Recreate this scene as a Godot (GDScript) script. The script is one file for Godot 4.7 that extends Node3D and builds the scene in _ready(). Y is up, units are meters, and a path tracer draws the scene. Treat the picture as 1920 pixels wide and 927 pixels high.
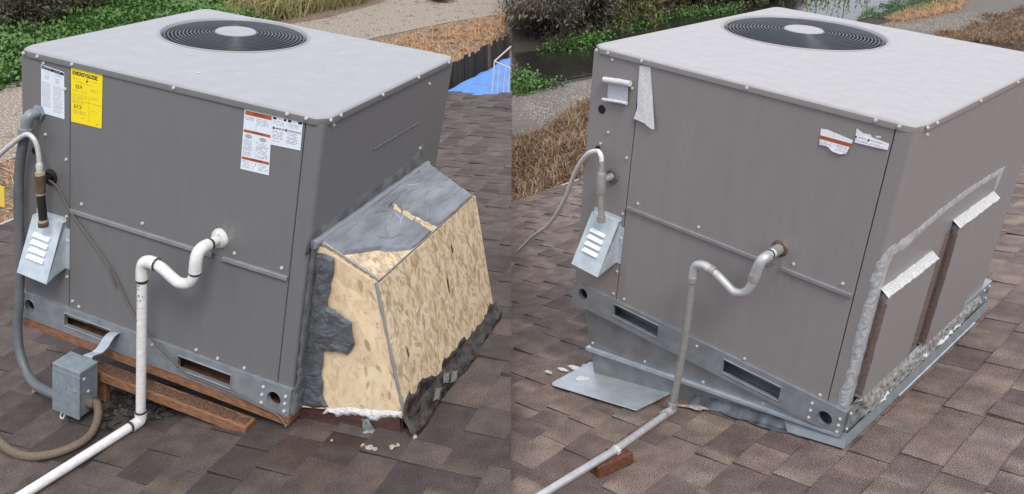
extends Node3D

# ------------------------------------------------------------------ frames
const EYE := 5.0                      # height of the camera above the ground
var rng := RandomNumberGenerator.new()
var noise := FastNoiseLite.new()
var used := {}
var M := {}                           # materials
var FB := []                          # basis of each frame (old unit, new unit, world)
var FO := []                          # origin of each frame
var FW := []                          # proportions of each frame
# old unit: width 1.19, depth, height; new unit the same
const W0 := 1.19
const D_OLD := 0.9425
const H_OLD := 0.8914
const D_NEW := 1.3195
const H_NEW := 0.9869
const S_OLD := 0.21                   # roof slope under each unit, roof height at the near corner
const Y_OLD := -0.155
const S_NEW := 0.263
const Y_NEW := -0.144


func frames():
	FB.append(Basis(Vector3(0.91017, -0.08504, 0.4054), Vector3(0.12883, 0.98828, -0.08192), Vector3(-0.39368, 0.12679, 0.91046)).orthonormalized())
	FO.append(Vector3(-0.83700, EYE - 1.84640, -2.74294))
	FW.append(Basis(Vector3(1.2, 0, 0), Vector3(0.08249, 1.2, 0), Vector3(0.10619, -0.12332, 1.2)))
	FB.append(Basis(Vector3(0.70593, -0.05135, 0.70642), Vector3(0.04031, 0.99866, 0.03232), Vector3(-0.70714, 0.00566, 0.70705)).orthonormalized())
	FO.append(Vector3(1.10318, EYE - 1.66821, -2.35145))
	FW.append(Basis())
	FB.append(Basis())
	FO.append(Vector3.ZERO)
	FW.append(Basis())


func world_of(f: int, p: Vector3) -> Vector3:
	return FB[f] * (FW[f] * p) + FO[f]


# a point of a roof: a metres down the slope, b along the eaves, h above the deck
func roof(f: int, a: float, b: float, h: float) -> Vector3:
	var s: float = S_OLD if f == 0 else S_NEW
	var y: float = Y_OLD if f == 0 else Y_NEW
	var c := 1.0 / sqrt(1.0 + s * s)
	return Vector3(-a * c - h * s * c, y - a * s * c + h * c, b)


func roof_y(f: int, x: float) -> float:
	return (Y_OLD + S_OLD * x) if f == 0 else (Y_NEW + S_NEW * x)


# ------------------------------------------------------------------ mesh builder
class MB:
	var v := PackedVector3Array()
	var c := PackedColorArray()
	var u := PackedVector2Array()
	var g := PackedInt32Array()
	var col := Color(1, 1, 1)
	var sg := -1

	func tri(a, b, d, ua := Vector2.ZERO, ub := Vector2.ZERO, ud := Vector2.ZERO):
		v.append(a); v.append(d); v.append(b)
		u.append(ua); u.append(ud); u.append(ub)
		for i in 3:
			c.append(col); g.append(sg)

	func tric(a, b, d, ca, cb, cd):
		v.append(a); v.append(d); v.append(b)
		c.append(ca); c.append(cd); c.append(cb)
		for i in 3:
			u.append(Vector2.ZERO); g.append(sg)

	func quad(a, b, d, e):           # counter-clockwise seen from outside
		tri(a, b, d); tri(a, d, e)

	func quadc(a, b, d, e, ca, cb, cd, ce):
		tric(a, b, d, ca, cb, cd); tric(a, d, e, ca, cd, ce)

	func quaduv(a, b, d, e, r := Rect2(0, 0, 1, 1)):   # a top left, b bottom left, d bottom right, e top right
		var p := r.position
		var q := r.end
		tri(a, b, d, p, Vector2(p.x, q.y), q); tri(a, d, e, p, q, Vector2(q.x, p.y))

	func box(lo: Vector3, hi: Vector3, bev := 0.0, t := Transform3D()):
		var ctr := (lo + hi) / 2
		var h := (hi - lo) / 2
		bev = minf(bev, 0.45 * minf(h.x, minf(h.y, h.z)))
		if bev <= 0.0:
			var p := []
			for i in 8:
				p.append(t * (ctr + Vector3(h.x if i & 1 else -h.x, h.y if i & 2 else -h.y, h.z if i & 4 else -h.z)))
			quad(p[4], p[5], p[7], p[6]); quad(p[1], p[0], p[2], p[3]); quad(p[5], p[1], p[3], p[7])
			quad(p[0], p[4], p[6], p[2]); quad(p[6], p[7], p[3], p[2]); quad(p[0], p[1], p[5], p[4])
			return
		var pt := func(sx, sy, sz, ax):
			var q := Vector3(h.x - bev, h.y - bev, h.z - bev)
			q[ax] = h[ax]
			return t * (ctr + Vector3(sx * q.x, sy * q.y, sz * q.z))
		for ax in 3:
			var b1 := (ax + 1) % 3
			var b2 := (ax + 2) % 3
			for s in [-1, 1]:
				var l := []
				for k in [[-1, -1], [1, -1], [1, 1], [-1, 1]]:
					var sv := Vector3(0, 0, 0)
					sv[ax] = s; sv[b1] = k[0]; sv[b2] = k[1]
					l.append(pt.call(sv.x, sv.y, sv.z, ax))
				if s > 0:
					quad(l[0], l[1], l[2], l[3])
				else:
					quad(l[3], l[2], l[1], l[0])
		for ax in 3:                   # chamfers along each edge
			var b1 := (ax + 1) % 3
			var b2 := (ax + 2) % 3
			for s1 in [-1, 1]:
				for s2 in [-1, 1]:
					var q := []
					for k in [[-1, b1], [1, b1], [1, b2], [-1, b2]]:
						var sv := Vector3(0, 0, 0)
						sv[ax] = k[0]; sv[b1] = s1; sv[b2] = s2
						q.append(pt.call(sv.x, sv.y, sv.z, k[1]))
					if s1 * s2 > 0:
						quad(q[3], q[2], q[1], q[0])
					else:
						quad(q[0], q[1], q[2], q[3])
		for sx in [-1, 1]:
			for sy in [-1, 1]:
				for sz in [-1, 1]:
					var a = pt.call(sx, sy, sz, 0)
					var b = pt.call(sx, sy, sz, 1)
					var d = pt.call(sx, sy, sz, 2)
					if sx * sy * sz > 0:
						tri(a, b, d)
					else:
						tri(a, d, b)

	# tube along a path; rad is a number or a list
	func tube(path: Array, rad, sides := 10, caps := true, grp := 1, closed := false):
		var n := path.size()
		var up := Vector3.UP
		var rings := []
		var prev := Vector3.ZERO
		for i in n:
			var d: Vector3
			if closed:
				d = path[(i + 1) % n] - path[(i + n - 1) % n]
			else:
				d = path[mini(i + 1, n - 1)] - path[maxi(i - 1, 0)]
			d = d.normalized()
			if i == 0:
				up = Vector3.UP if absf(d.y) < 0.9 else Vector3.RIGHT
			var x := up - d * up.dot(d)
			if x.length() < 1e-5:
				x = d.cross(Vector3(0.3, 0.5, 0.8))
			x = x.normalized()
			up = x
			var y := d.cross(x)
			var r: float = rad[i] if rad is Array else rad
			var ring := []
			for k in sides:
				var an := TAU * k / sides
				ring.append(path[i] + (x * cos(an) + y * sin(an)) * r)
			rings.append(ring)
			prev = d
		var old := sg
		sg = grp
		for i in (n if closed else n - 1):
			var a = rings[i]
			var b = rings[(i + 1) % n]
			for k in sides:
				var k2 := (k + 1) % sides
				quad(a[k], a[k2], b[k2], b[k])
		sg = -1
		if caps and not closed:
			for k in range(1, sides - 1):
				tri(rings[0][0], rings[0][k + 1], rings[0][k])
				tri(rings[n - 1][0], rings[n - 1][k], rings[n - 1][k + 1])
		sg = old

	# a profile of (radius, height) turned round an axis
	func lathe(at: Vector3, axis: Vector3, prof: Array, sides := 16, grp := -1):
		var z := axis.normalized()
		var x := z.cross(Vector3.UP if absf(z.y) < 0.9 else Vector3.RIGHT).normalized()
		var y := z.cross(x)
		var old := sg
		for i in prof.size() - 1:
			sg = grp if grp < 0 else grp + i
			for k in sides:
				var a1 := TAU * k / sides
				var a2 := TAU * (k + 1) / sides
				var e1 := x * cos(a1) + y * sin(a1)
				var e2 := x * cos(a2) + y * sin(a2)
				var p = prof[i]
				var q = prof[i + 1]
				var A = at + e1 * p.x + z * p.y
				var B = at + e2 * p.x + z * p.y
				var C = at + e2 * q.x + z * q.y
				var D = at + e1 * q.x + z * q.y
				if q.x < 1e-6:
					tri(A, B, C)
				elif p.x < 1e-6:
					tri(A, C, D)
				else:
					quad(A, B, C, D)
		sg = old

	# outline in a plane (o + x*e1 + y*e2), thickened along n
	func prism(poly: PackedVector2Array, o: Vector3, e1: Vector3, e2: Vector3, n: Vector3, uv := false):
		if Geometry2D.is_polygon_clockwise(poly):
			poly = poly.duplicate()
			poly.reverse()
		var idx := Geometry2D.triangulate_polygon(poly)
		var flip := e1.cross(e2).dot(n) < 0
		var lo := poly[0]
		var hi := poly[0]
		for p in poly:
			lo = lo.min(p); hi = hi.max(p)
		for i in range(0, idx.size(), 3):
			var q := [poly[idx[i]], poly[idx[i + 1]], poly[idx[i + 2]]]
			if (q[1] - q[0]).cross(q[2] - q[0]) < 0:
				q = [q[0], q[2], q[1]]
			if flip:
				q = [q[0], q[2], q[1]]
			var w := []
			var t := []
			for p in q:
				w.append(o + e1 * p.x + e2 * p.y)
				t.append(Vector2((p.x - lo.x) / (hi.x - lo.x), 1.0 - (p.y - lo.y) / (hi.y - lo.y)))
			tri(w[0] + n, w[1] + n, w[2] + n, t[0], t[1], t[2])
			tri(w[0], w[2], w[1])
		for i in poly.size():
			var a := poly[i]
			var b := poly[(i + 1) % poly.size()]
			var A = o + e1 * a.x + e2 * a.y
			var B = o + e1 * b.x + e2 * b.y
			if flip:
				quad(B, A, A + n, B + n)
			else:
				quad(A, B, B + n, A + n)

	# four-cornered board (corners counter-clockwise from outside), t thick outwards
	func slab(a: Vector3, b: Vector3, d: Vector3, e: Vector3, t: float):
		var n := (b - a).cross(d - a).normalized() * t
		quad(a + n, b + n, d + n, e + n)
		quad(e, d, b, a)
		quad(a, b, b + n, a + n); quad(b, d, d + n, b + n); quad(d, e, e + n, d + n); quad(e, a, a + n, e + n)

	# ragged, uneven coat inside an outline: mapped by a function (x, y, height) -> point
	func coat(poly: PackedVector2Array, map: Callable, step: float, thick: float, bumps: float, nz: FastNoiseLite, freq := 60.0, colors := []):
		freq = freq / nz.frequency * 0.35
		var lo := poly[0]
		var hi := poly[0]
		for p in poly:
			lo = lo.min(p); hi = hi.max(p)
		lo -= Vector2(step, step)
		var nx := int((hi.x - lo.x) / step) + 2
		var ny := int((hi.y - lo.y) / step) + 2
		var inside := []
		var pos := []
		var tint := []
		for j in ny + 1:
			for i in nx + 1:
				var q := lo + Vector2(i, j) * step
				q += Vector2(nz.get_noise_2d(q.x * 900 + 7, q.y * 900), nz.get_noise_2d(q.x * 900, q.y * 900 + 50)) * step * 0.5
				var isin := Geometry2D.is_point_in_polygon(q, poly)
				var dist := 9.0
				var near := q
				for k in poly.size():
					var cp := Geometry2D.get_closest_point_to_segment(q, poly[k], poly[(k + 1) % poly.size()])
					var dd := cp.distance_to(q)
					if dd < dist:
						dist = dd
						near = cp
				if not isin and dist < step * 2.0:
					q = near
				inside.append(isin)
				var h := -0.0006
				if isin:
					var e := clampf(dist / (step * 2.0), 0, 1)
					h = thick * e * (1.0 + 0.35 * nz.get_noise_2d(q.x * freq * 3, q.y * freq * 3)) + e * bumps * (0.5 + 0.5 * nz.get_noise_2d(q.x * freq + 31, q.y * freq)) 
					h += e * bumps * 0.6 * absf(nz.get_noise_2d(q.x * freq * 2.3, q.y * freq * 2.3 + 90))
				pos.append(map.call(q.x, q.y, h))
				if colors:
					var w := clampf(0.5 + 0.9 * nz.get_noise_2d(q.x * freq * 1.7 + 200, q.y * freq * 1.7), 0, 1)
					tint.append(colors[0].lerp(colors[1], w))
				else:
					tint.append(col)
		var w1 := nx + 1
		for j in ny:
			for i in nx:
				var a := j * w1 + i
				var k := [a, a + 1, a + w1 + 1, a + w1]
				if inside[k[0]] or inside[k[1]] or inside[k[2]] or inside[k[3]]:
					quadc(pos[k[0]], pos[k[1]], pos[k[2]], pos[k[3]], tint[k[0]], tint[k[1]], tint[k[2]], tint[k[3]])

	func build(w: Basis, base: Vector3) -> ArrayMesh:
		var st := SurfaceTool.new()
		st.begin(Mesh.PRIMITIVE_TRIANGLES)
		for i in v.size():
			st.set_smooth_group(g[i])
			st.set_color(c[i])
			st.set_uv(u[i])
			st.add_vertex(w * (v[i] - base))
		st.generate_normals()
		st.index()
		return st.commit()


# ------------------------------------------------------------------ things and parts
func numbered(called: String) -> String:
	var n: int = used.get(called, 0)
	used[called] = n + 1
	return called if n == 0 else "%s_%03d" % [called, n]


func thing(f: int, called: String, label: String, category: String, base := Vector3.ZERO, group := "") -> Node3D:
	var o := Node3D.new()
	o.name = numbered(called)
	o.transform = Transform3D(FB[f], world_of(f, base))
	o.set_meta("label", label)
	o.set_meta("category", category)
	if group:
		o.set_meta("group", group)
	add_child(o)
	o.set_meta("f", f)
	o.set_meta("base", base)
	return o


func part(root: Node3D, called: String, mb: MB, mat: Material, parent: Node3D = null, label := "") -> MeshInstance3D:
	var o := MeshInstance3D.new()
	o.name = called
	o.mesh = mb.build(FW[root.get_meta("f")], root.get_meta("base"))
	o.material_override = mat
	if label:
		o.set_meta("label", label)
	(parent if parent else root).add_child(o, true)
	return o


func lone(f: int, called: String, mb: MB, mat: Material, label: String, category: String, base := Vector3.ZERO, group := "") -> MeshInstance3D:
	var o := MeshInstance3D.new()
	o.name = numbered(called)
	o.mesh = mb.build(FW[f], base)
	o.material_override = mat
	o.transform = Transform3D(FB[f], world_of(f, base))
	o.set_meta("label", label)
	o.set_meta("category", category)
	if group:
		o.set_meta("group", group)
	add_child(o)
	return o


func structure(called: String, mb: MB, mat: Material) -> MeshInstance3D:
	var o := MeshInstance3D.new()
	o.name = called
	o.mesh = mb.build(Basis(), Vector3.ZERO)
	o.material_override = mat
	o.set_meta("kind", "structure")
	add_child(o)
	return o


func smooth(pts: Array, per := 6) -> Array:
	var out := []
	var n := pts.size()
	for i in n - 1:
		var a: Vector3 = pts[maxi(i - 1, 0)]
		var b: Vector3 = pts[i]
		var c: Vector3 = pts[i + 1]
		var d: Vector3 = pts[mini(i + 2, n - 1)]
		for k in per:
			out.append(b.cubic_interpolate(c, a, d, float(k) / per))
	out.append(pts[n - 1])
	return out


func ragged(pts: Array, amp: float, seg := 0.02) -> PackedVector2Array:
	var out := PackedVector2Array()
	for i in pts.size():
		var a: Vector2 = pts[i]
		var b: Vector2 = pts[(i + 1) % pts.size()]
		var n := maxi(1, int(a.distance_to(b) / seg))
		for k in n:
			var p := a.lerp(b, float(k) / n)
			out.append(p + Vector2(rng.randf_range(-amp, amp), rng.randf_range(-amp, amp)))
	return out


# ------------------------------------------------------------------ materials
func noise_tex(size: int, freq: float, octaves: int, lo: float, hi: float, kind := FastNoiseLite.TYPE_SIMPLEX_SMOOTH, sd := 1) -> NoiseTexture2D:
	var n := FastNoiseLite.new()
	n.noise_type = kind
	n.frequency = freq
	n.fractal_octaves = octaves
	n.seed = sd
	var t := NoiseTexture2D.new()
	t.width = size
	t.height = size
	t.seamless = true
	t.noise = n
	var g := Gradient.new()
	g.set_color(0, Color(lo, lo, lo))
	g.set_color(1, Color(hi, hi, hi))
	t.color_ramp = g
	return t


func mat(albedo: Color, rough: float, metal := 0.0, tex: Texture2D = null, scale := 1.0, bump := 0.0, bump_tex: Texture2D = null, verts := false) -> StandardMaterial3D:
	var m := StandardMaterial3D.new()
	m.albedo_color = albedo.linear_to_srgb()
	m.roughness = rough
	m.metallic = metal
	if tex:
		m.albedo_texture = tex
	if tex or bump_tex:
		m.uv1_triplanar = true
		m.uv1_scale = Vector3(scale, scale, scale)
	if bump_tex:
		m.heightmap_enabled = true
		m.heightmap_texture = bump_tex
		m.heightmap_scale = bump
	m.vertex_color_use_as_albedo = verts
	return m


# strand board: overlapping pale and brown flakes
func flake_image(dark_share: float, sd: int) -> ImageTexture:
	var r := RandomNumberGenerator.new()
	r.seed = sd
	var n := 512
	var im := Image.create(n, n, false, Image.FORMAT_RGB8)
	im.fill(Color(0.92, 0.84, 0.71))
	for k in 1900:
		var c := Vector2(r.randf() * n, r.randf() * n)
		var an := r.randfn(1.45, 0.6)
		var len := r.randf_range(10, 34)
		var wid := r.randf_range(4, 10)
		var tone := Color(0.91, 0.83, 0.70).lerp(Color(0.96, 0.90, 0.79), r.randf())
		if r.randf() < dark_share:
			tone = Color(0.60, 0.50, 0.39).lerp(Color(0.80, 0.71, 0.59), r.randf())
		elif r.randf() < 0.3:
			tone = Color(0.86, 0.77, 0.63)
		var e := Vector2(cos(an), sin(an))
		var q := Vector2(-e.y, e.x)
		var box := int(len) + 2
		for y in range(-box, box + 1):
			for x in range(-box, box + 1):
				var p := Vector2(x, y)
				var d := pow(p.dot(e) / len, 2) + pow(p.dot(q) / wid, 2)
				if d < 1.0:
					var px := posmod(int(c.x) + x, n)
					var py := posmod(int(c.y) + y, n)
					im.set_pixel(px, py, im.get_pixel(px, py).lerp(tone, 0.75 * minf(1.0, (1.0 - d) * 3.0)))
	return ImageTexture.create_from_image(im)


const FONT := {"A": ["01110", "10001", "10001", "11111", "10001", "10001", "10001"], "C": ["01111", "10000", "10000", "10000", "10000", "10000", "01111"],
	"D": ["11110", "10001", "10001", "10001", "10001", "10001", "11110"], "E": ["11111", "10000", "10000", "11110", "10000", "10000", "11111"],
	"G": ["01111", "10000", "10000", "10111", "10001", "10001", "01111"], "I": ["111", "010", "010", "010", "010", "010", "111"],
	"N": ["10001", "11001", "10101", "10101", "10011", "10001", "10001"], "R": ["11110", "10001", "10001", "11110", "10100", "10010", "10001"],
	"U": ["10001", "10001", "10001", "10001", "10001", "10001", "01110"], "Y": ["10001", "10001", "01010", "00100", "00100", "00100", "00100"],
	"W": ["10001", "10001", "10001", "10101", "10101", "11011", "10001"], "0": ["01110", "10001", "10001", "10001", "10001", "10001", "01110"],
	"1": ["010", "110", "010", "010", "010", "010", "111"], "3": ["11110", "00001", "00001", "01110", "00001", "00001", "11110"],
	"4": ["10010", "10010", "10010", "11111", "00010", "00010", "00010"], "6": ["01110", "10000", "10000", "11110", "10001", "10001", "01110"],
	"7": ["11111", "00001", "00010", "00010", "00100", "00100", "00100"], ".": ["0", "0", "0", "0", "0", "0", "1"]}


func print_text(im: Image, text: String, x: int, y: int, s: int, c: Color, bold := 0):
	for ch in text:
		if not FONT.has(ch):
			x += 3 * s
			continue
		var rows = FONT[ch]
		for j in rows.size():
			for i in rows[j].length():
				if rows[j][i] == "1":
					im.fill_rect(Rect2i(x + i * s, y + j * s, s + bold, s + bold), c)
		x += (rows[0].length() + 1) * s


func print_lines(im: Image, r: Rect2i, pitch: int, c: Color, fill := 0.8):   # rows of print too small to read
	var y := r.position.y
	while y + pitch <= r.end.y:
		var x := r.position.x
		var stop := r.position.x + int(r.size.x * rng.randf_range(0.75, 1.0))
		while x < stop:
			var w := rng.randi_range(2, 9)
			if rng.randf() < fill:
				im.fill_rect(Rect2i(x, y, mini(w, stop - x), maxi(1, pitch / 2)), c.lerp(Color(0.9, 0.9, 0.95), rng.randf() * 0.4))
			x += w + 2
		y += pitch


func label_image(kind: int) -> ImageTexture:
	var ink := Color(0.12, 0.12, 0.14)
	var grey := Color(0.45, 0.47, 0.52)
	var im: Image
	match kind:
		0:                           # white rating sheet
			im = Image.create(200, 320, false, Image.FORMAT_RGB8)
			im.fill(Color(0.86, 0.89, 0.93))
			im.fill_rect(Rect2i(4, 6, 192, 20), ink)
			print_lines(im, Rect2i(10, 10, 78, 14), 7, Color(0.75, 0.78, 0.82))
			print_lines(im, Rect2i(112, 10, 70, 14), 7, Color(0.75, 0.78, 0.82))
			print_lines(im, Rect2i(26, 32, 60, 20), 5, grey)
			print_lines(im, Rect2i(114, 32, 74, 20), 5, grey)
			print_lines(im, Rect2i(32, 62, 40, 34), 6, grey)
			print_lines(im, Rect2i(124, 62, 40, 40), 6, grey)
			print_lines(im, Rect2i(8, 110, 82, 165), 5, grey, 0.9)
			print_lines(im, Rect2i(104, 110, 88, 185), 5, grey, 0.9)
		1:                           # yellow energy label
			im = Image.create(240, 320, false, Image.FORMAT_RGB8)
			im.fill(Color(0.95, 0.86, 0.05))
			print_text(im, "ENERGYGUIDE", 13, 20, 3, ink, 2)
			im.fill_rect(Rect2i(124, 44, 3, 26), ink)
			for k in 9:
				im.fill_rect(Rect2i(117 + k, 62 + absi(k - 4) / 2, 1, 10 - absi(k - 4) * 2), ink)
				im.fill_rect(Rect2i(125 - 8 + k * 2, 60, 2, 10 - absi(k - 4) * 2), ink)
			var dim := Color(0.55, 0.50, 0.08)
			print_lines(im, Rect2i(14, 58, 50, 12), 6, dim)
			print_lines(im, Rect2i(150, 56, 66, 8), 6, dim)
			print_lines(im, Rect2i(14, 76, 160, 14), 6, dim)
			print_text(im, "13.4", 36, 96, 3, ink, 1)
			print_lines(im, Rect2i(150, 100, 70, 26), 8, dim, 0.5)
			print_lines(im, Rect2i(14, 128, 130, 16), 6, dim, 0.6)
			print_lines(im, Rect2i(14, 152, 130, 30), 5, dim)
			print_lines(im, Rect2i(154, 152, 66, 14), 6, dim)
			im.fill_rect(Rect2i(10, 188, 220, 2), dim)
			print_lines(im, Rect2i(14, 196, 110, 12), 6, dim)
			print_text(im, "67.3", 24, 214, 3, ink, 1)
			print_lines(im, Rect2i(14, 246, 120, 26), 6, dim)
			print_lines(im, Rect2i(160, 230, 56, 26), 9, dim, 0.5)
			print_lines(im, Rect2i(50, 284, 70, 8), 6, dim)
			print_lines(im, Rect2i(190, 300, 34, 12), 5, ink, 0.7)
			im.fill_rect(Rect2i(140, 150, 2, 150), dim)
		2:                           # white and orange warning sheet
			im = Image.create(200, 350, false, Image.FORMAT_RGB8)
			im.fill(Color(0.86, 0.89, 0.93))
			var org := Color(0.66, 0.33, 0.16)
			im.fill_rect(Rect2i(6, 8, 190, 24), org)
			print_text(im, "WARNING", 66, 13, 2, Color(0.3, 0.15, 0.08))
			print_lines(im, Rect2i(8, 40, 78, 30), 8, grey)
			print_lines(im, Rect2i(98, 40, 86, 40), 8, grey)
			im.fill_rect(Rect2i(88, 36, 2, 74), grey)
			im.fill_rect(Rect2i(4, 116, 192, 16), org)
			print_text(im, "WARNING", 66, 117, 2, Color(0.3, 0.15, 0.08))
			for e in [[40, 152], [142, 154]]:
				for y in range(-12, 13):
					var hw := int(26.0 * sqrt(1.0 - y * y / 150.0)) if y * y < 150 else 0
					im.fill_rect(Rect2i(e[0] - hw, e[1] + y, hw * 2, 1), Color(0.62, 0.65, 0.69))
			print_lines(im, Rect2i(8, 172, 74, 96), 8, grey)
			print_lines(im, Rect2i(96, 172, 94, 96), 8, grey)
			im.fill_rect(Rect2i(4, 274, 192, 16), org)
			print_text(im, "WARNING", 66, 275, 2, Color(0.3, 0.15, 0.08))
			print_lines(im, Rect2i(8, 296, 60, 44), 7, grey)
			print_lines(im, Rect2i(128, 296, 64, 44), 7, grey)
			for y in 36:             # a warning triangle with a bolt
				im.fill_rect(Rect2i(98 - y / 2, 298 + y, y, 1), Color(0.95, 0.96, 0.98))
				im.fill_rect(Rect2i(98 + (4 if y < 18 else -4) - y / 6, 298 + y, 4, 1), grey)
		3:                           # white notice
			im = Image.create(200, 170, false, Image.FORMAT_RGB8)
			im.fill(Color(0.86, 0.89, 0.93))
			for r in [[6, 8, 22], [76, 8, 18], [104, 8, 22], [170, 8, 26]]:
				im.fill_rect(Rect2i(r[0], r[1], r[2], 14), ink)
			print_lines(im, Rect2i(32, 10, 40, 12), 6, grey)
			print_lines(im, Rect2i(130, 10, 36, 12), 6, grey)
			print_lines(im, Rect2i(8, 28, 80, 30), 7, grey)
			print_lines(im, Rect2i(104, 28, 84, 30), 7, grey)
			im.fill_rect(Rect2i(6, 66, 190, 12), Color(0.66, 0.69, 0.73))
			im.fill_rect(Rect2i(8, 64, 10, 15), ink)
			im.fill_rect(Rect2i(92, 64, 10, 15), ink)
			print_lines(im, Rect2i(20, 69, 66, 8), 7, ink)
			print_lines(im, Rect2i(106, 69, 86, 8), 7, ink)
			print_lines(im, Rect2i(8, 88, 84, 50), 8, grey)
			print_lines(im, Rect2i(104, 84, 84, 66), 8, grey)
			print_lines(im, Rect2i(8, 144, 60, 8), 7, grey)
		4:                           # remains of an orange and white sheet
			im = Image.create(160, 80, false, Image.FORMAT_RGB8)
			im.fill(Color(0.88, 0.88, 0.90))
			im.fill_rect(Rect2i(0, 28, 160, 15), Color(0.62, 0.31, 0.17))
			print_lines(im, Rect2i(10, 48, 60, 26), 6, Color(0.6, 0.62, 0.66))
			print_lines(im, Rect2i(90, 48, 60, 26), 6, Color(0.5, 0.53, 0.57))
			im.fill_rect(Rect2i(66, 0, 2, 26), Color(0.7, 0.7, 0.75))
		5:                           # remains of a white notice
			im = Image.create(160, 80, false, Image.FORMAT_RGB8)
			im.fill(Color(0.88, 0.88, 0.90))
			print_lines(im, Rect2i(6, 8, 140, 26), 7, Color(0.6, 0.62, 0.66))
			im.fill_rect(Rect2i(2, 42, 9, 12), ink)
			im.fill_rect(Rect2i(62, 42, 9, 12), ink)
			print_lines(im, Rect2i(14, 44, 46, 10), 8, ink)
			print_lines(im, Rect2i(74, 44, 84, 10), 8, ink)
			print_lines(im, Rect2i(6, 60, 140, 16), 7, grey)
		6:                           # silver back of a curled sheet
			im = Image.create(120, 90, false, Image.FORMAT_RGB8)
			im.fill(Color(0.72, 0.74, 0.77))
			for k in 900:
				var p := Vector2i(rng.randi_range(1, 118), rng.randi_range(1, 88))
				im.fill_rect(Rect2i(p, Vector2i(2, 2)), Color(0.55, 0.57, 0.62).lerp(Color(0.9, 0.92, 0.95), rng.randf()))
	return ImageTexture.create_from_image(im)


func sticker_mat(kind: int) -> StandardMaterial3D:
	var m := StandardMaterial3D.new()
	m.albedo_texture = label_image(kind)
	m.roughness = 0.45
	return m


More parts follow.
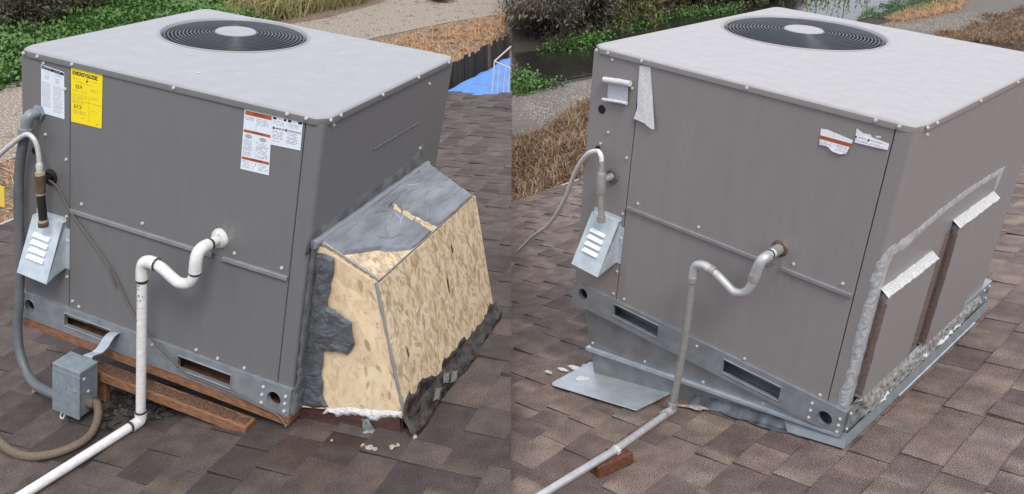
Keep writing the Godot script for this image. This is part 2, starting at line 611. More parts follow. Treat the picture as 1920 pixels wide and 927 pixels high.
func materials():
	var fine := noise_tex(1024, 0.085, 3, 0.10, 1.0, FastNoiseLite.TYPE_SIMPLEX, 3)
	var patchy := noise_tex(512, 0.014, 5, 0.74, 1.0, FastNoiseLite.TYPE_SIMPLEX_SMOOTH, 31)      # roof granules
	var mottle := noise_tex(512, 0.012, 5, 0.72, 1.0, FastNoiseLite.TYPE_SIMPLEX_SMOOTH, 5)
	var cloudy := noise_tex(512, 0.008, 4, 0.86, 1.0, FastNoiseLite.TYPE_SIMPLEX_SMOOTH, 8)
	var faint := noise_tex(512, 0.012, 5, 0.94, 1.0, FastNoiseLite.TYPE_SIMPLEX_SMOOTH, 9)
	var streaky := noise_tex(512, 0.010, 6, 0.968, 1.0, FastNoiseLite.TYPE_SIMPLEX_SMOOTH, 41)
	var earth := noise_tex(1024, 0.02, 6, 0.45, 1.0, FastNoiseLite.TYPE_SIMPLEX_SMOOTH, 11)
	var stony := noise_tex(1024, 0.09, 3, 0.35, 1.0, FastNoiseLite.TYPE_CELLULAR, 13)
	var grain := noise_tex(512, 0.02, 4, 0.5, 1.0, FastNoiseLite.TYPE_SIMPLEX_SMOOTH, 17)
	var speck := noise_tex(512, 0.05, 2, 0.4, 1.0, FastNoiseLite.TYPE_SIMPLEX_SMOOTH, 23)
	M.shingle = mat(Color(1, 1, 1), 0.95, 0.0, fine, 2.2, 0.06, fine, true)
	M.shingle.detail_enabled = true
	M.shingle.detail_blend_mode = BaseMaterial3D.BLEND_MODE_MUL
	M.shingle.detail_uv_layer = BaseMaterial3D.DETAIL_UV_2
	M.shingle.detail_albedo = patchy
	M.shingle.uv2_triplanar = true
	M.shingle.uv2_scale = Vector3(1.1, 1.1, 1.1)
	M.deck = mat(Color(0.035, 0.030, 0.028), 0.95)
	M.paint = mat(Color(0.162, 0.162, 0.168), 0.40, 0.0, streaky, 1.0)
	M.paint.uv1_scale = Vector3(4.0, 0.5, 4.0)
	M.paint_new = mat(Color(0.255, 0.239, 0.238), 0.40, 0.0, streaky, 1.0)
	M.paint_new.uv1_scale = Vector3(4.0, 0.5, 4.0)
	M.lip = mat(Color(0.26, 0.255, 0.265), 0.45, 0.0, cloudy, 2.0)
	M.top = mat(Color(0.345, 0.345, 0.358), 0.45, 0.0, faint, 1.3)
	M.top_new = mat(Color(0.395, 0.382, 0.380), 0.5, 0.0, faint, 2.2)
	M.gap = mat(Color(0.01, 0.01, 0.011), 0.9)
	M.guard = mat(Color(0.022, 0.026, 0.032), 0.32)
	M.blade = mat(Color(0.10, 0.10, 0.11), 0.5, 0.3)
	M.screw = mat(Color(0.60, 0.60, 0.59), 0.4, 0.2)
	M.zinc = mat(Color(0.36, 0.39, 0.42), 0.42, 0.45, cloudy, 3.0)
	M.zinc_bright = mat(Color(0.62, 0.68, 0.74), 0.4, 0.45, cloudy, 3.0)
	M.zinc_dull = mat(Color(0.37, 0.395, 0.415), 0.36, 0.6, cloudy, 2.2)
	M.zinc_dark = mat(Color(0.25, 0.28, 0.305), 0.45, 0.35, cloudy, 3.0)
	M.vent = mat(Color(0.62, 0.70, 0.76), 0.42, 0.3, cloudy, 4.0)
	M.slit = mat(Color(0.78, 0.84, 0.88), 0.5)
	M.pvc = mat(Color(0.82, 0.81, 0.80), 0.4, 0.0, cloudy, 8.0)
	M.pvc_mark = mat(Color(0.03, 0.03, 0.035), 0.5)
	M.pipe_grey = mat(Color(0.46, 0.45, 0.44), 0.38, 0.45, cloudy, 5.0)
	M.pipe_white = mat(Color(0.60, 0.61, 0.62), 0.34, 0.35, cloudy, 6.0)
	M.brass = mat(Color(0.17, 0.12, 0.085), 0.5, 0.3, mottle, 9.0)
	M.thread = mat(Color(0.55, 0.42, 0.30), 0.6, 0.0, mottle, 9.0)
	M.black = mat(Color(0.012, 0.012, 0.013), 0.45)
	M.hose = mat(Color(0.64, 0.63, 0.63), 0.4, 0.15, cloudy, 10.0)
	M.hose_white = mat(Color(0.86, 0.85, 0.83), 0.5, 0.0, cloudy, 8.0)
	M.conduit = mat(Color(0.135, 0.15, 0.165), 0.45, 0.0, cloudy, 5.0)
	M.fitting = mat(Color(0.27, 0.30, 0.33), 0.45, 0.2, cloudy, 5.0)
	M.flex = mat(Color(0.33, 0.25, 0.185), 0.7, 0.0, speck, 7.0, 0.1, speck)
	M.jbox = mat(Color(0.27, 0.32, 0.36), 0.5, 0.15, cloudy, 5.0)
	M.timber = mat(Color(0.43, 0.205, 0.105), 0.8, 0.0, grain, 3.0)
	M.timber.uv1_scale = Vector3(1.5, 14, 14)
	M.timber_old = mat(Color(0.24, 0.125, 0.08), 0.85, 0.0, speck, 3.0)
	M.block = mat(Color(0.20, 0.075, 0.04), 0.8, 0.0, grain, 6.0)
	M.strands = mat(Color(0.86, 0.845, 0.83), 0.75, 0.0, flake_image(0.42, 21), 1.7)
	M.strands_plain = mat(Color(0.86, 0.825, 0.78), 0.75, 0.0, flake_image(0.07, 22), 1.3)
	M.mastic = mat(Color(1, 1, 1), 0.30, 0.0, null, 1.0, 0.0, null, true)
	M.tar = mat(Color(1, 1, 1), 0.5, 0.0, speck, 9.0, 0.3, speck, true)
	M.white_coat = mat(Color(0.72, 0.72, 0.71), 0.5, 0.0, cloudy, 12.0)
	M.crumb = mat(Color(0.50, 0.44, 0.36), 0.8, 0.0, mottle, 12.0)
	M.apron = mat(Color(0.52, 0.575, 0.62), 0.4, 0.4, cloudy, 2.2)
	M.silver = mat(Color(0.80, 0.80, 0.80), 0.4, 0.1, mottle, 10.0, 0.25, speck)
	M.rust = mat(Color(0.215, 0.155, 0.138), 0.75, 0.0, mottle, 7.0)
	M.rust_base = mat(Color(0.075, 0.032, 0.022), 0.8, 0.0, mottle, 5.0)
	M.paper = mat(Color(0.74, 0.74, 0.76), 0.5, 0.0, cloudy, 14.0)
	M.cable = mat(Color(0.12, 0.10, 0.09), 0.6)
	M.tag = mat(Color(0.75, 0.55, 0.07), 0.6)
	M.leaf_dead = mat(Color(0.34, 0.19, 0.08), 0.8)
	M.earth = mat(Color(0.34, 0.245, 0.165), 0.95, 0.0, earth, 0.35, 6.0, earth)
	M.earth.uv1_world_triplanar = true
	M.road = mat(Color(0.60, 0.50, 0.395), 0.95, 0.0, speck, 0.55, 1.5, earth)
	M.road.uv1_world_triplanar = true
	M.gravel = mat(Color(0.62, 0.565, 0.51), 0.95, 0.0, stony, 0.9, 6.0, stony)
	M.gravel.uv1_world_triplanar = true
	M.mud = mat(Color(0.07, 0.055, 0.04), 0.9, 0.0, earth, 0.6)
	M.water = mat(Color(0.022, 0.020, 0.016), 0.07, 0.0, null, 0.5, 0.6, noise_tex(512, 0.02, 3, 0.0, 1.0))
	M.foliage = mat(Color(1, 1, 1), 0.6, 0.0, null, 1, 0, null, true)
	M.foliage.backlight_enabled = true
	M.foliage.backlight = Color(0.12, 0.14, 0.08)
	M.bark = mat(Color(0.085, 0.07, 0.055), 0.9, 0.0, grain, 2.0)
	M.fence = mat(Color(1, 1, 1), 0.9, 0.0, grain, 2.0, 0, null, true)
	M.fence.uv1_scale = Vector3(9, 0.8, 9)
	M.tarp = mat(Color(0.10, 0.265, 0.68), 0.6, 0.0, cloudy, 1.0)
	M.pale_wood = mat(Color(0.60, 0.555, 0.52), 0.7, 0.0, cloudy, 3.0)
	M.drip = mat(Color(0.42, 0.38, 0.34), 0.5, 0.2)
	M.fascia = mat(Color(0.20, 0.13, 0.09), 0.8, 0.0, grain, 2.0)


# ------------------------------------------------------------------ the two air conditioners
func rect_hit(c: Vector2, d: Vector2, lo: Vector2, hi: Vector2) -> float:
	var t := 1e9
	if d.x > 1e-9: t = minf(t, (hi.x - c.x) / d.x)
	if d.x < -1e-9: t = minf(t, (lo.x - c.x) / d.x)
	if d.y > 1e-9: t = minf(t, (hi.y - c.y) / d.y)
	if d.y < -1e-9: t = minf(t, (lo.y - c.y) / d.y)
	return t


func round_rect_hit(c: Vector2, d: Vector2, lo: Vector2, hi: Vector2, r: float) -> Vector2:
	var p := c + d * rect_hit(c, d, lo, hi)
	for k in [Vector2(lo.x, lo.y), Vector2(hi.x, lo.y), Vector2(lo.x, hi.y), Vector2(hi.x, hi.y)]:
		var cc := Vector2(lo.x + r if k.x == lo.x else hi.x - r, lo.y + r if k.y == lo.y else hi.y - r)
		var away := p - cc
		if (away.x < 0) == (k.x == lo.x) and (away.y < 0) == (k.y == lo.y) and absf(away.x) <= r + 1e-6 and absf(away.y) <= r + 1e-6:
			var oc := c - cc
			var b := oc.dot(d)
			var disc := b * b - (oc.length_squared() - r * r)
			if disc > 0:
				return c + d * (-b + sqrt(disc))
	return p


func top_panel(root: Node3D, D: float, H: float, fan: Vector2, R: float, m: Material, paint: Material):
	var mb := MB.new()
	var lo := Vector2(-W0 - 0.007, -D - 0.007)
	var hi := Vector2(0.007, 0.007)
	var N := 144
	var er := 0.013
	var rings := []
	# from the fan opening out to the edge, over it and down the skirt
	var prof := [[0.0, 0.0], [0.02, 0.0], [0.5, 0.0], [0.9, 0.0], [0.985, 0.0]]
	for q in prof:
		var ring := []
		for k in N:
			var d := Vector2(cos(TAU * k / N), sin(TAU * k / N))
			var e := round_rect_hit(fan, d, lo + Vector2(er, er), hi - Vector2(er, er), 0.028)
			var p: Vector2 = (fan + d * R).lerp(e, q[0])
			ring.append(Vector3(p.x, H + 0.004 * sin(PI * q[0]), p.y))
		rings.append(ring)
	for s in 6:
		var an := PI / 2 * s / 5.0
		var ring := []
		for k in N:
			var d := Vector2(cos(TAU * k / N), sin(TAU * k / N))
			var e1 := er * (1.0 - sin(an))
			var e := round_rect_hit(fan, d, lo + Vector2(e1, e1), hi - Vector2(e1, e1), 0.028 + er - e1)
			ring.append(Vector3(e.x, H - er + er * cos(an), e.y))
		rings.append(ring)
	var skirt := []
	for p in rings[-1]:
		skirt.append(Vector3(p.x, H - 0.026, p.z))
	rings.append(skirt)
	mb.sg = 1
	var sk := MB.new()
	sk.sg = 1
	for k in N:
		var k2 := (k + 1) % N
		for i in [rings.size() - 3, rings.size() - 2]:
			sk.quad(rings[i][k], rings[i][k2], rings[i + 1][k2], rings[i + 1][k])
	for i in rings.size() - 3:
		for k in N:
			var k2 := (k + 1) % N
			mb.quad(rings[i][k], rings[i][k2], rings[i + 1][k2], rings[i + 1][k])
	var o := part(root, "top_panel", mb, m)
	part(root, "top_skirt", sk, paint, o)
	# fan guard in the opening
	var c3 := Vector3(fan.x, H, fan.y)
	mb = MB.new()
	mb.lathe(c3, Vector3.UP, [Vector2(R + 0.003, 0.001), Vector2(R, 0.004), Vector2(R - 0.006, 0.001), Vector2(R - 0.02, -0.028), Vector2(R - 0.022, -0.20)], 72, 3)
	part(root, "fan_collar", mb, m, o)
	mb = MB.new()
	mb.lathe(c3, Vector3.UP, [Vector2(R - 0.021, -0.19), Vector2(0.0, -0.2)], 48)
	part(root, "fan_well", mb, M.gap, o)
	mb = MB.new()
	for k in 4:
		var a := TAU * k / 4 + 0.5
		var e := Vector3(cos(a), 0, sin(a))
		var f := Vector3(-sin(a), 0, cos(a))
		var y := Vector3(0, -0.10, 0)
		mb.slab(c3 + y + e * 0.05 - f * 0.04, c3 + y + e * (R - 0.05) - f * 0.11, c3 + y + e * (R - 0.04) + f * 0.06 + Vector3(0, 0.06, 0), c3 + y + e * 0.05 + f * 0.03 + Vector3(0, 0.03, 0), 0.003)
	part(root, "fan_blade", mb, M.blade, o)
	var guard: MeshInstance3D
	mb = MB.new()
	for k in 8:
		var a := TAU * k / 8 + 0.2
		var e := Vector3(cos(a), 0, sin(a))
		mb.tube([c3 + e * 0.06 + Vector3(0, 0.001, 0), c3 + e * (R - 0.012) + Vector3(0, -0.012, 0)], 0.0028, 5)
	guard = part(root, "fan_guard", mb, M.guard)
	var n := 14 if R < 0.3 else 17
	for i in n:
		var t := float(i) / (n - 1)
		var rr := lerpf(0.085, R - 0.022, t)
		var pts := []
		for k in 64:
			pts.append(c3 + Vector3(cos(TAU * k / 64) * rr, lerpf(0.006, -0.008, t * t), sin(TAU * k / 64) * rr))
		mb = MB.new()
		mb.tube(pts, 0.0036, 6, false, 1, true)
		part(root, "guard_ring", mb, M.guard, guard)
	mb = MB.new()
	mb.lathe(c3, Vector3.UP, [Vector2(0.079, 0.002), Vector2(0.079, 0.009), Vector2(0.074, 0.013), Vector2(0, 0.0145)], 40, 1)
	part(root, "guard_hub", mb, m, guard)


func add_screw(root: Node3D, p: Vector3, n: Vector3, parent: Node3D = null):
	var mb := MB.new()
	mb.lathe(p, n, [Vector2(0.0062, 0), Vector2(0.0058, 0.002), Vector2(0.0042, 0.0022)], 12)
	mb.lathe(p, n, [Vector2(0.0042, 0.002), Vector2(0.004, 0.005), Vector2(0, 0.0055)], 6)
	part(root, "screw", mb, M.screw, parent)


# a pressed steel face with round holes and slots, in the plane o + x*e1 + y*e2, n outwards
func punched(mb: MB, x0: float, x1: float, y0: float, y1: float, o: Vector3, e1: Vector3, e2: Vector3, n: Vector3, slots: Array, holes: Array):
	var t := n.normalized() * 0.004
	var P := func(x, y): return o + e1 * x + e2 * y
	var cells := []
	for s in slots:
		cells.append([s[0], s[1], s])
	for h in holes:
		cells.append([h[0] - h[2] - 0.008, h[0] + h[2] + 0.008, h])
	cells.sort_custom(func(a, b): return a[0] < b[0])
	var x := x0
	cells.append([x1, x1, null])
	var flat := func(a, b, c, d):
		mb.quad(P.call(a, c) + t, P.call(b, c) + t, P.call(b, d) + t, P.call(a, d) + t)
	for c in cells:
		if c[0] > x + 1e-5:
			flat.call(x, c[0], y0, y1)
		if c[2] == null:
			break
		var s = c[2]
		if s.size() == 4:
			flat.call(s[0], s[1], y0, s[2])
			flat.call(s[0], s[1], s[3], y1)
			var q := [Vector2(s[0], s[2]), Vector2(s[1], s[2]), Vector2(s[1], s[3]), Vector2(s[0], s[3])]
			for k in 4:
				var a: Vector2 = q[k]
				var b: Vector2 = q[(k + 1) % 4]
				mb.quad(P.call(b.x, b.y) + t, P.call(a.x, a.y) + t, P.call(a.x, a.y) - t * 3, P.call(b.x, b.y) - t * 3)
			# a rolled lip round the slot
			var lp := []
			for k in 4:
				lp.append(P.call(q[k].x, q[k].y) + t * 1.2)
			for k in 4:
				mb.tube([lp[k], lp[(k + 1) % 4]], 0.0028, 6, true, 5)
		else:
			var ctr := Vector2(s[0], s[1])
			var NN := 28
			for k in NN:
				var d1 := Vector2(cos(TAU * k / NN), sin(TAU * k / NN))
				var d2 := Vector2(cos(TAU * (k + 1) / NN), sin(TAU * (k + 1) / NN))
				var a1: Vector2 = ctr + d1 * s[2]
				var a2: Vector2 = ctr + d2 * s[2]
				var b1 := ctr + d1 * rect_hit(ctr, d1, Vector2(c[0], y0), Vector2(c[1], y1))
				var b2 := ctr + d2 * rect_hit(ctr, d2, Vector2(c[0], y0), Vector2(c[1], y1))
				mb.quad(P.call(a1.x, a1.y) + t, P.call(b1.x, b1.y) + t, P.call(b2.x, b2.y) + t, P.call(a2.x, a2.y) + t)
				mb.quad(P.call(a2.x, a2.y) + t * 1.4, P.call(a2.x, a2.y) - t * 3, P.call(a1.x, a1.y) - t * 3, P.call(a1.x, a1.y) + t * 1.4)
			for cn in [Vector2(c[0], y0), Vector2(c[1], y0), Vector2(c[1], y1), Vector2(c[0], y1)]:
				var d: Vector2 = cn - ctr
				var k0 := int(floor(fposmod(d.angle(), TAU) / TAU * NN))
				var d1 := Vector2(cos(TAU * k0 / NN), sin(TAU * k0 / NN))
				var d2 := Vector2(cos(TAU * (k0 + 1) / NN), sin(TAU * (k0 + 1) / NN))
				var b1 := ctr + d1 * rect_hit(ctr, d1, Vector2(c[0], y0), Vector2(c[1], y1))
				var b2 := ctr + d2 * rect_hit(ctr, d2, Vector2(c[0], y0), Vector2(c[1], y1))
				mb.tri(P.call(b1.x, b1.y) + t, P.call(cn.x, cn.y) + t, P.call(b2.x, b2.y) + t)
		x = c[1]
	mb.quad(P.call(x0, y1) + t, P.call(x1, y1) + t, P.call(x1, y1) - t * 10, P.call(x0, y1) - t * 10)
	mb.quad(P.call(x0, y0) - t * 8, P.call(x1, y0) - t * 8, P.call(x1, y0) + t, P.call(x0, y0) + t)
	mb.quad(P.call(x0, y0) - t * 8, P.call(x0, y0) + t, P.call(x0, y1) + t, P.call(x0, y1) - t * 8)
	mb.quad(P.call(x1, y0) + t, P.call(x1, y0) - t * 8, P.call(x1, y1) - t * 8, P.call(x1, y1) + t)


func cabinet(f: int, label: String, D: float, H: float, paint: Material, top: Material, fan: Vector2, R: float, strip_y: float, fronts: Array, sides: Array, rails: Array, group: String) -> Node3D:
	var root := thing(f, "rooftop_air_conditioner", label, "air conditioner", Vector3(0, -0.1, 0), group)
	var ty := H - 0.022
	var mb := MB.new()
	mb.box(Vector3(-W0 + 0.012, 0.004, -D + 0.012), Vector3(-0.012, H - 0.03, -0.012))
	# the core has an open shaft where the fan sits
	part(root, "inner_frame", core(D, H, fan, R), M.gap)
	mb = MB.new()
	mb.box(Vector3(-W0, 0, -0.012), Vector3(-0.9725, ty, 0), 0.002)
	part(root, "corner_panel", mb, paint)
	mb = MB.new()
	mb.box(Vector3(-0.9685, strip_y - 0.002, -0.012), Vector3(-0.0625, ty - 0.002, 0.0008), 0.002)
	part(root, "upper_panel", mb, paint)
	mb = MB.new()
	mb.box(Vector3(-0.9685, 0.002, -0.012), Vector3(-0.0625, strip_y - 0.0025, 0.0004), 0.002)
	part(root, "lower_panel", mb, paint)
	# near corner post and side panel, one folded sheet with a rounded corner
	mb = MB.new()
	mb.sg = 1
	var prof := [Vector2(-0.0585, 0.0)]
	for k in 7:
		var a := PI / 2 * k / 6.0
		prof.append(Vector2(-0.014 + 0.014 * sin(a), -0.014 + 0.014 * cos(a)))
	prof.append(Vector2(0.0, -D))
	for k in prof.size() - 1:
		mb.sg = 1 if k > 0 and k < prof.size() - 2 else -1
		var a: Vector2 = prof[k]
		var b: Vector2 = prof[k + 1]
		mb.quad(Vector3(a.x, 0, a.y), Vector3(b.x, 0, b.y), Vector3(b.x, ty, b.y), Vector3(a.x, ty, a.y))
	mb.sg = -1
	mb.quad(Vector3(-0.0585, 0, -0.012), Vector3(-0.0585, 0, 0), Vector3(-0.0585, ty, 0), Vector3(-0.0585, ty, -0.012))
	part(root, "side_panel", mb, paint)
	mb = MB.new()
	mb.box(Vector3(-W0, 0, -D), Vector3(-W0 + 0.01, ty, -0.0125))
	mb.box(Vector3(-W0 + 0.01, 0, -D), Vector3(-0.001, ty, -D + 0.01))
	part(root, "back_panel", mb, paint)
	top_panel(root, D, H, fan, R, top, paint)
	# drip strips
	for s in [[-0.962, -0.352], [-0.312, -0.0635]]:
		mb = MB.new()
		mb.box(Vector3(s[0], strip_y - 0.009, 0), Vector3(s[1], strip_y + 0.006, 0.011), 0.002)
		part(root, "drip_strip", mb, M.lip)
	for p in fronts:
		add_screw(root, Vector3(p[0], p[1], 0.0075 if p[1] > H - 0.024 else 0.0008), Vector3.BACK)
	for p in sides:
		add_screw(root, Vector3(0.0075 if p[0] > H - 0.024 else 0.0, p[0], p[1]), Vector3.RIGHT)
	return root


# the dark inside: a block with a square shaft under the fan
func core(D: float, H: float, fan: Vector2, R: float) -> MB:
	var mb := MB.new()
	var lo := Vector3(-W0 + 0.013, 0.003, -D + 0.011)
	var hi := Vector3(-0.013, H - 0.028, -0.013)
	mb.box(lo, Vector3(hi.x, H - 0.24, hi.z))
	var q := R + 0.03
	mb.box(Vector3(lo.x, H - 0.239, lo.z), Vector3(maxf(fan.x - q, lo.x + 0.001), hi.y, hi.z))
	mb.box(Vector3(minf(fan.x + q, hi.x - 0.001), H - 0.239, lo.z), Vector3(hi.x, hi.y, hi.z))
	mb.box(Vector3(fan.x - q + 0.001, H - 0.239, minf(fan.y + q, hi.z - 0.002)), Vector3(fan.x + q - 0.001, hi.y, hi.z))
	return mb


func plug(root: Node3D, parent: Node3D, p: Vector3, r: float, called := "knockout_hole", n := Vector3.BACK):
	var mb := MB.new()
	mb.lathe(p, n, [Vector2(r, 0.0012), Vector2(0, 0.0013)], 20)
	part(root, called, mb, M.gap, parent)


# sloping zinc cover with four louvres over the gas valve
func vent_cover(root: Node3D, x0: float, x1: float, yt: float, yb: float, zo: float, lower: float):
	var mb := MB.new()
	var A := Vector3(x0, yt, 0.018)
	var B := Vector3(x0, yb, zo)
	var C := Vector3(x1, yb - 0.006, zo)
	var Dd := Vector3(x1, yt + 0.004, 0.018)
	mb.slab(A, B, C, Dd, 0.0015)
	var wall0 := 0.0015
	var a0 := Vector3(x0, yt, wall0)
	var d0 := Vector3(x1, yt + 0.004, wall0)
	mb.slab(a0, A, Dd, d0, 0.001)
	var foot := Vector3(x1, lower, wall0)
	mb.slab(C, Vector3(x1, yb + 0.012, zo * 0.55), foot, d0, 0.0012)
	mb.tri(C, d0, Dd); mb.tri(C, Dd, d0)
	var foot2 := Vector3(x0, lower, wall0)
	mb.slab(a0, foot2, Vector3(x0, yb + 0.012, zo * 0.55), B, 0.0012)
	mb.tri(A, B, a0)
	# flanges screwed to the panel
	mb.box(Vector3(x1, lower - 0.002, 0.0012), Vector3(x1 + 0.016, yt - 0.02, 0.0035))
	mb.box(Vector3(x0, yt, 0.0012), Vector3(x1, yt + 0.018, 0.003))
	var o := part(root, "vent_cover", mb, M.vent)
	var ex := (C - B)
	var ey := (A - B)
	var n := (B - A).cross(C - A).normalized()
	for k in 4:
		mb = MB.new()
		var v := 0.30 + 0.125 * k
		var p := B + ey * v + ex * 0.20
		var q := p + ex * 0.56
		var h := ey * 0.075
		# a half-round louvre, open at its lower lip
		var last := []
		mb.sg = 1
		for s in 5:
			var t := s / 4.0
			var up := n * (0.0015 + 0.009 * sin(PI * 0.5 * (1.0 - t)))
			var row := [p + h * t + up + ex * 0.01 * t, q + h * t + up - ex * 0.01 * t]
			if last:
				mb.quad(last[0], last[1], row[1], row[0])
			last = row
		mb.sg = -1
		mb.tri(p + n * 0.001, p + h + n * 0.001, p + n * 0.010)
		mb.tri(q + n * 0.001, q + n * 0.010, q + h + n * 0.001)
		part(root, "louvre", mb, M.slit, o)
		mb = MB.new()
		mb.quad(p - h * 0.05 + n * 0.0017, q - h * 0.05 + n * 0.0017, q + n * 0.009, p + n * 0.009)
		mb.tri(p + n * 0.002 - ex * 0.035, p + n * 0.002, p + h * 1.0 + n * 0.002)
		part(root, "louvre_opening", mb, M.gap, o)
	add_screw(root, Vector3(x1 + 0.008, (yt + lower) / 2 + 0.02, 0.0035), Vector3.BACK, o)


func sticker(root: Node3D, called: String, q: Array, kind: int, lift := 0.0016):
	var mb := MB.new()
	var p := []
	for k in q:
		p.append(Vector3(k[0], k[1], lift))
	mb.quaduv(p[0], p[3], p[2], p[1])
	part(root, called, mb, sticker_mat(kind))


func torn_sticker(root: Node3D, called: String, pts: Array, kind: int, curl: float):
	var mb := MB.new()
	var poly := PackedVector2Array()
	for p in pts:
		poly.append(Vector2(p[0], p[1]))
	mb.prism(poly, Vector3(0, 0, 0.0014), Vector3.RIGHT, Vector3.UP, Vector3(0, 0, 0.0008))
	if kind >= 0:
		mb = MB.new()
		mb.prism(poly, Vector3(0, 0, 0.0014), Vector3.RIGHT, Vector3.UP, Vector3(0, 0, 0.0008), true)
		# curl the lower edge away from the panel
	var lo := 1e9
	var hi := -1e9
	for p in poly:
		lo = minf(lo, p.y); hi = maxf(hi, p.y)
	for i in mb.v.size():
		var t := (hi - mb.v[i].y) / (hi - lo)
		mb.v[i].z += curl * t * t
	part(root, called, mb, sticker_mat(kind) if kind >= 0 else M.paper)


# a pale dried wash mark, thin and uneven, its own decal-free film on the panel
func wash_mark(root: Node3D, x0: float, x1: float, y0: float, y1: float, strength: float, fade: Vector2, sd: int):
	var n := 96
	var im := Image.create(n, n, false, Image.FORMAT_RGBA8)
	for j in n:
		for i in n:
			var u := (i + 0.5) / n
			var v := (j + 0.5) / n
			var d := Vector2((u - fade.x) * 1.25, (v - fade.y) * 1.05).length()
			var streak := 0.5 + 0.9 * noise.get_noise_2d(u * 520 + sd * 100.0, v * 90 + sd * 37.0)
			var a := clampf(1.0 - d, 0, 1)
			a = a * a * clampf(streak, 0, 1) * minf(1.0, minf(minf(u, 1 - u), minf(v, 1 - v)) * 5.0)
			im.set_pixel(i, j, Color(0.80, 0.79, 0.78, a * strength))
	var m := StandardMaterial3D.new()
	m.albedo_texture = ImageTexture.create_from_image(im)
	m.transparency = BaseMaterial3D.TRANSPARENCY_ALPHA
	m.roughness = 0.6
	var mb := MB.new()
	mb.quaduv(Vector3(x0, y1, 0.0022), Vector3(x0, y0, 0.0022), Vector3(x1, y0, 0.0022), Vector3(x1, y1, 0.0022))
	part(root, "wash_mark", mb, m)


func old_unit() -> Node3D:
	var fr := [[-1.170, 0.875], [-1.107, 0.875], [-1.086, 0.856], [-0.955, 0.876], [-0.539, 0.877], [-0.122, 0.879], [-0.056, 0.879], [-0.991, 0.787], [-1.080, 0.616], [-0.985, 0.549], [-0.914, 0.407], [-0.646, 0.405], [-0.982, 0.345], [-0.978, 0.118], [-0.952, 0.030], [-0.921, 0.017], [-0.393, 0.015], [-0.303, 0.012], [-0.194, 0.012], [-0.27, 0.40], [-0.09, 0.40]]
	var sd := [[0.879, -0.023], [0.879, -0.08], [0.879, -0.345], [0.879, -0.613], [0.879, -0.880], [0.855, -0.056], [0.828, -0.740], [0.584, -0.747]]
	var root := cabinet(0, "older grey rooftop air conditioner standing on timbers, with a yellow energy label", D_OLD, H_OLD, M.paint, M.top, Vector2(-0.805, -0.648), 0.285, 0.375, fr, sd, [], "packaged rooftop air conditioners")
	for q in [[-0.72, -0.28], [-0.45, -0.20], [-0.98, -0.33], [-0.25, -0.42], [-0.55, -0.12], [-0.33, -0.66], [-0.9, -0.16]]:
		var fk := MB.new()
		fk.lathe(Vector3(q[0], H_OLD + 0.0035, q[1]), Vector3.UP, [Vector2(rng.randf_range(0.003, 0.006), 0.0008), Vector2(0, 0.0016)], 6)
		part(root, "dropping_fleck", fk, M.white_coat)
	# base rails
	var mb := MB.new()
	punched(mb, -1.2, 0.0, -0.099, 0.002, Vector3(0, 0, 0.008), Vector3.RIGHT, Vector3.UP, Vector3.BACK, [[-0.98, -0.76, -0.071, -0.02], [-0.46, -0.234, -0.074, -0.022]], [[-1.151, -0.042, 0.023], [-0.061, -0.051, 0.026]])
	var rail := part(root, "base_rail", mb, M.zinc)
	for p in [[-1.19, 0.0], [-0.106, -0.02], [-0.108, -0.05], [-0.108, -0.08], [-0.018, -0.025], [-0.018, -0.052], [-0.018, -0.08], [-0.57, -0.015]]:
		add_screw(root, Vector3(p[0], p[1] - 0.002, 0.0125), Vector3.BACK, rail)
	mb = MB.new()
	punched(mb, -D_OLD, -0.004, -0.099, 0.002, Vector3(0.008, 0, 0), Vector3.BACK, Vector3.UP, Vector3.RIGHT, [], [])
	part(root, "base_rail", mb, M.zinc)
	mb = MB.new()
	mb.box(Vector3(-1.2, -0.099, -D_OLD), Vector3(-1.196, 0.0, 0.0))
	mb.box(Vector3(-1.19, -0.004, -D_OLD + 0.01), Vector3(-0.01, -0.001, -0.034))
	part(root, "base_pan", mb, M.zinc)
	# stickers
	sticker(root, "rating_label", [[-1.098, 0.850], [-0.995, 0.842], [-0.993, 0.686], [-1.099, 0.688]], 0)
	sticker(root, "energy_label", [[-0.966, 0.866], [-0.830, 0.864], [-0.830, 0.688], [-0.963, 0.685]], 1, 0.0022)
	sticker(root, "warning_label", [[-0.275, 0.863], [-0.176, 0.864], [-0.168, 0.681], [-0.273, 0.678]], 2, 0.0022)
	sticker(root, "notice_label", [[-0.175, 0.864], [-0.069, 0.867], [-0.067, 0.780], [-0.172, 0.776]], 3, 0.0028)
	wash_mark(root, -0.34, -0.20, 0.42, 0.53, 0.35, Vector2(0.2, 0.8), 1)
	vent_cover(root, -1.123, -0.982, 0.322, 0.133, 0.088, 0.152)
	plug(root, root, Vector3(-1.133, 0.547, 0), 0.012)
	# rubber grommet round the gas inlet
	mb = MB.new()
	mb.lathe(Vector3(-1.056, 0.471, 0), Vector3.BACK, [Vector2(0.029, 0.001), Vector2(0.028, 0.008), Vector2(0.018, 0.010), Vector2(0.016, 0.004), Vector2(0, 0.003)], 24, 1)
	part(root, "grommet", mb, M.black)
	mb = MB.new()                   # pressed fold low on the side panel
	mb.box(Vector3(0.0002, 0.695, -0.685), Vector3(0.0035, 0.6985, -0.345), 0.001)
	part(root, "panel_fold", mb, M.paint)
	return root


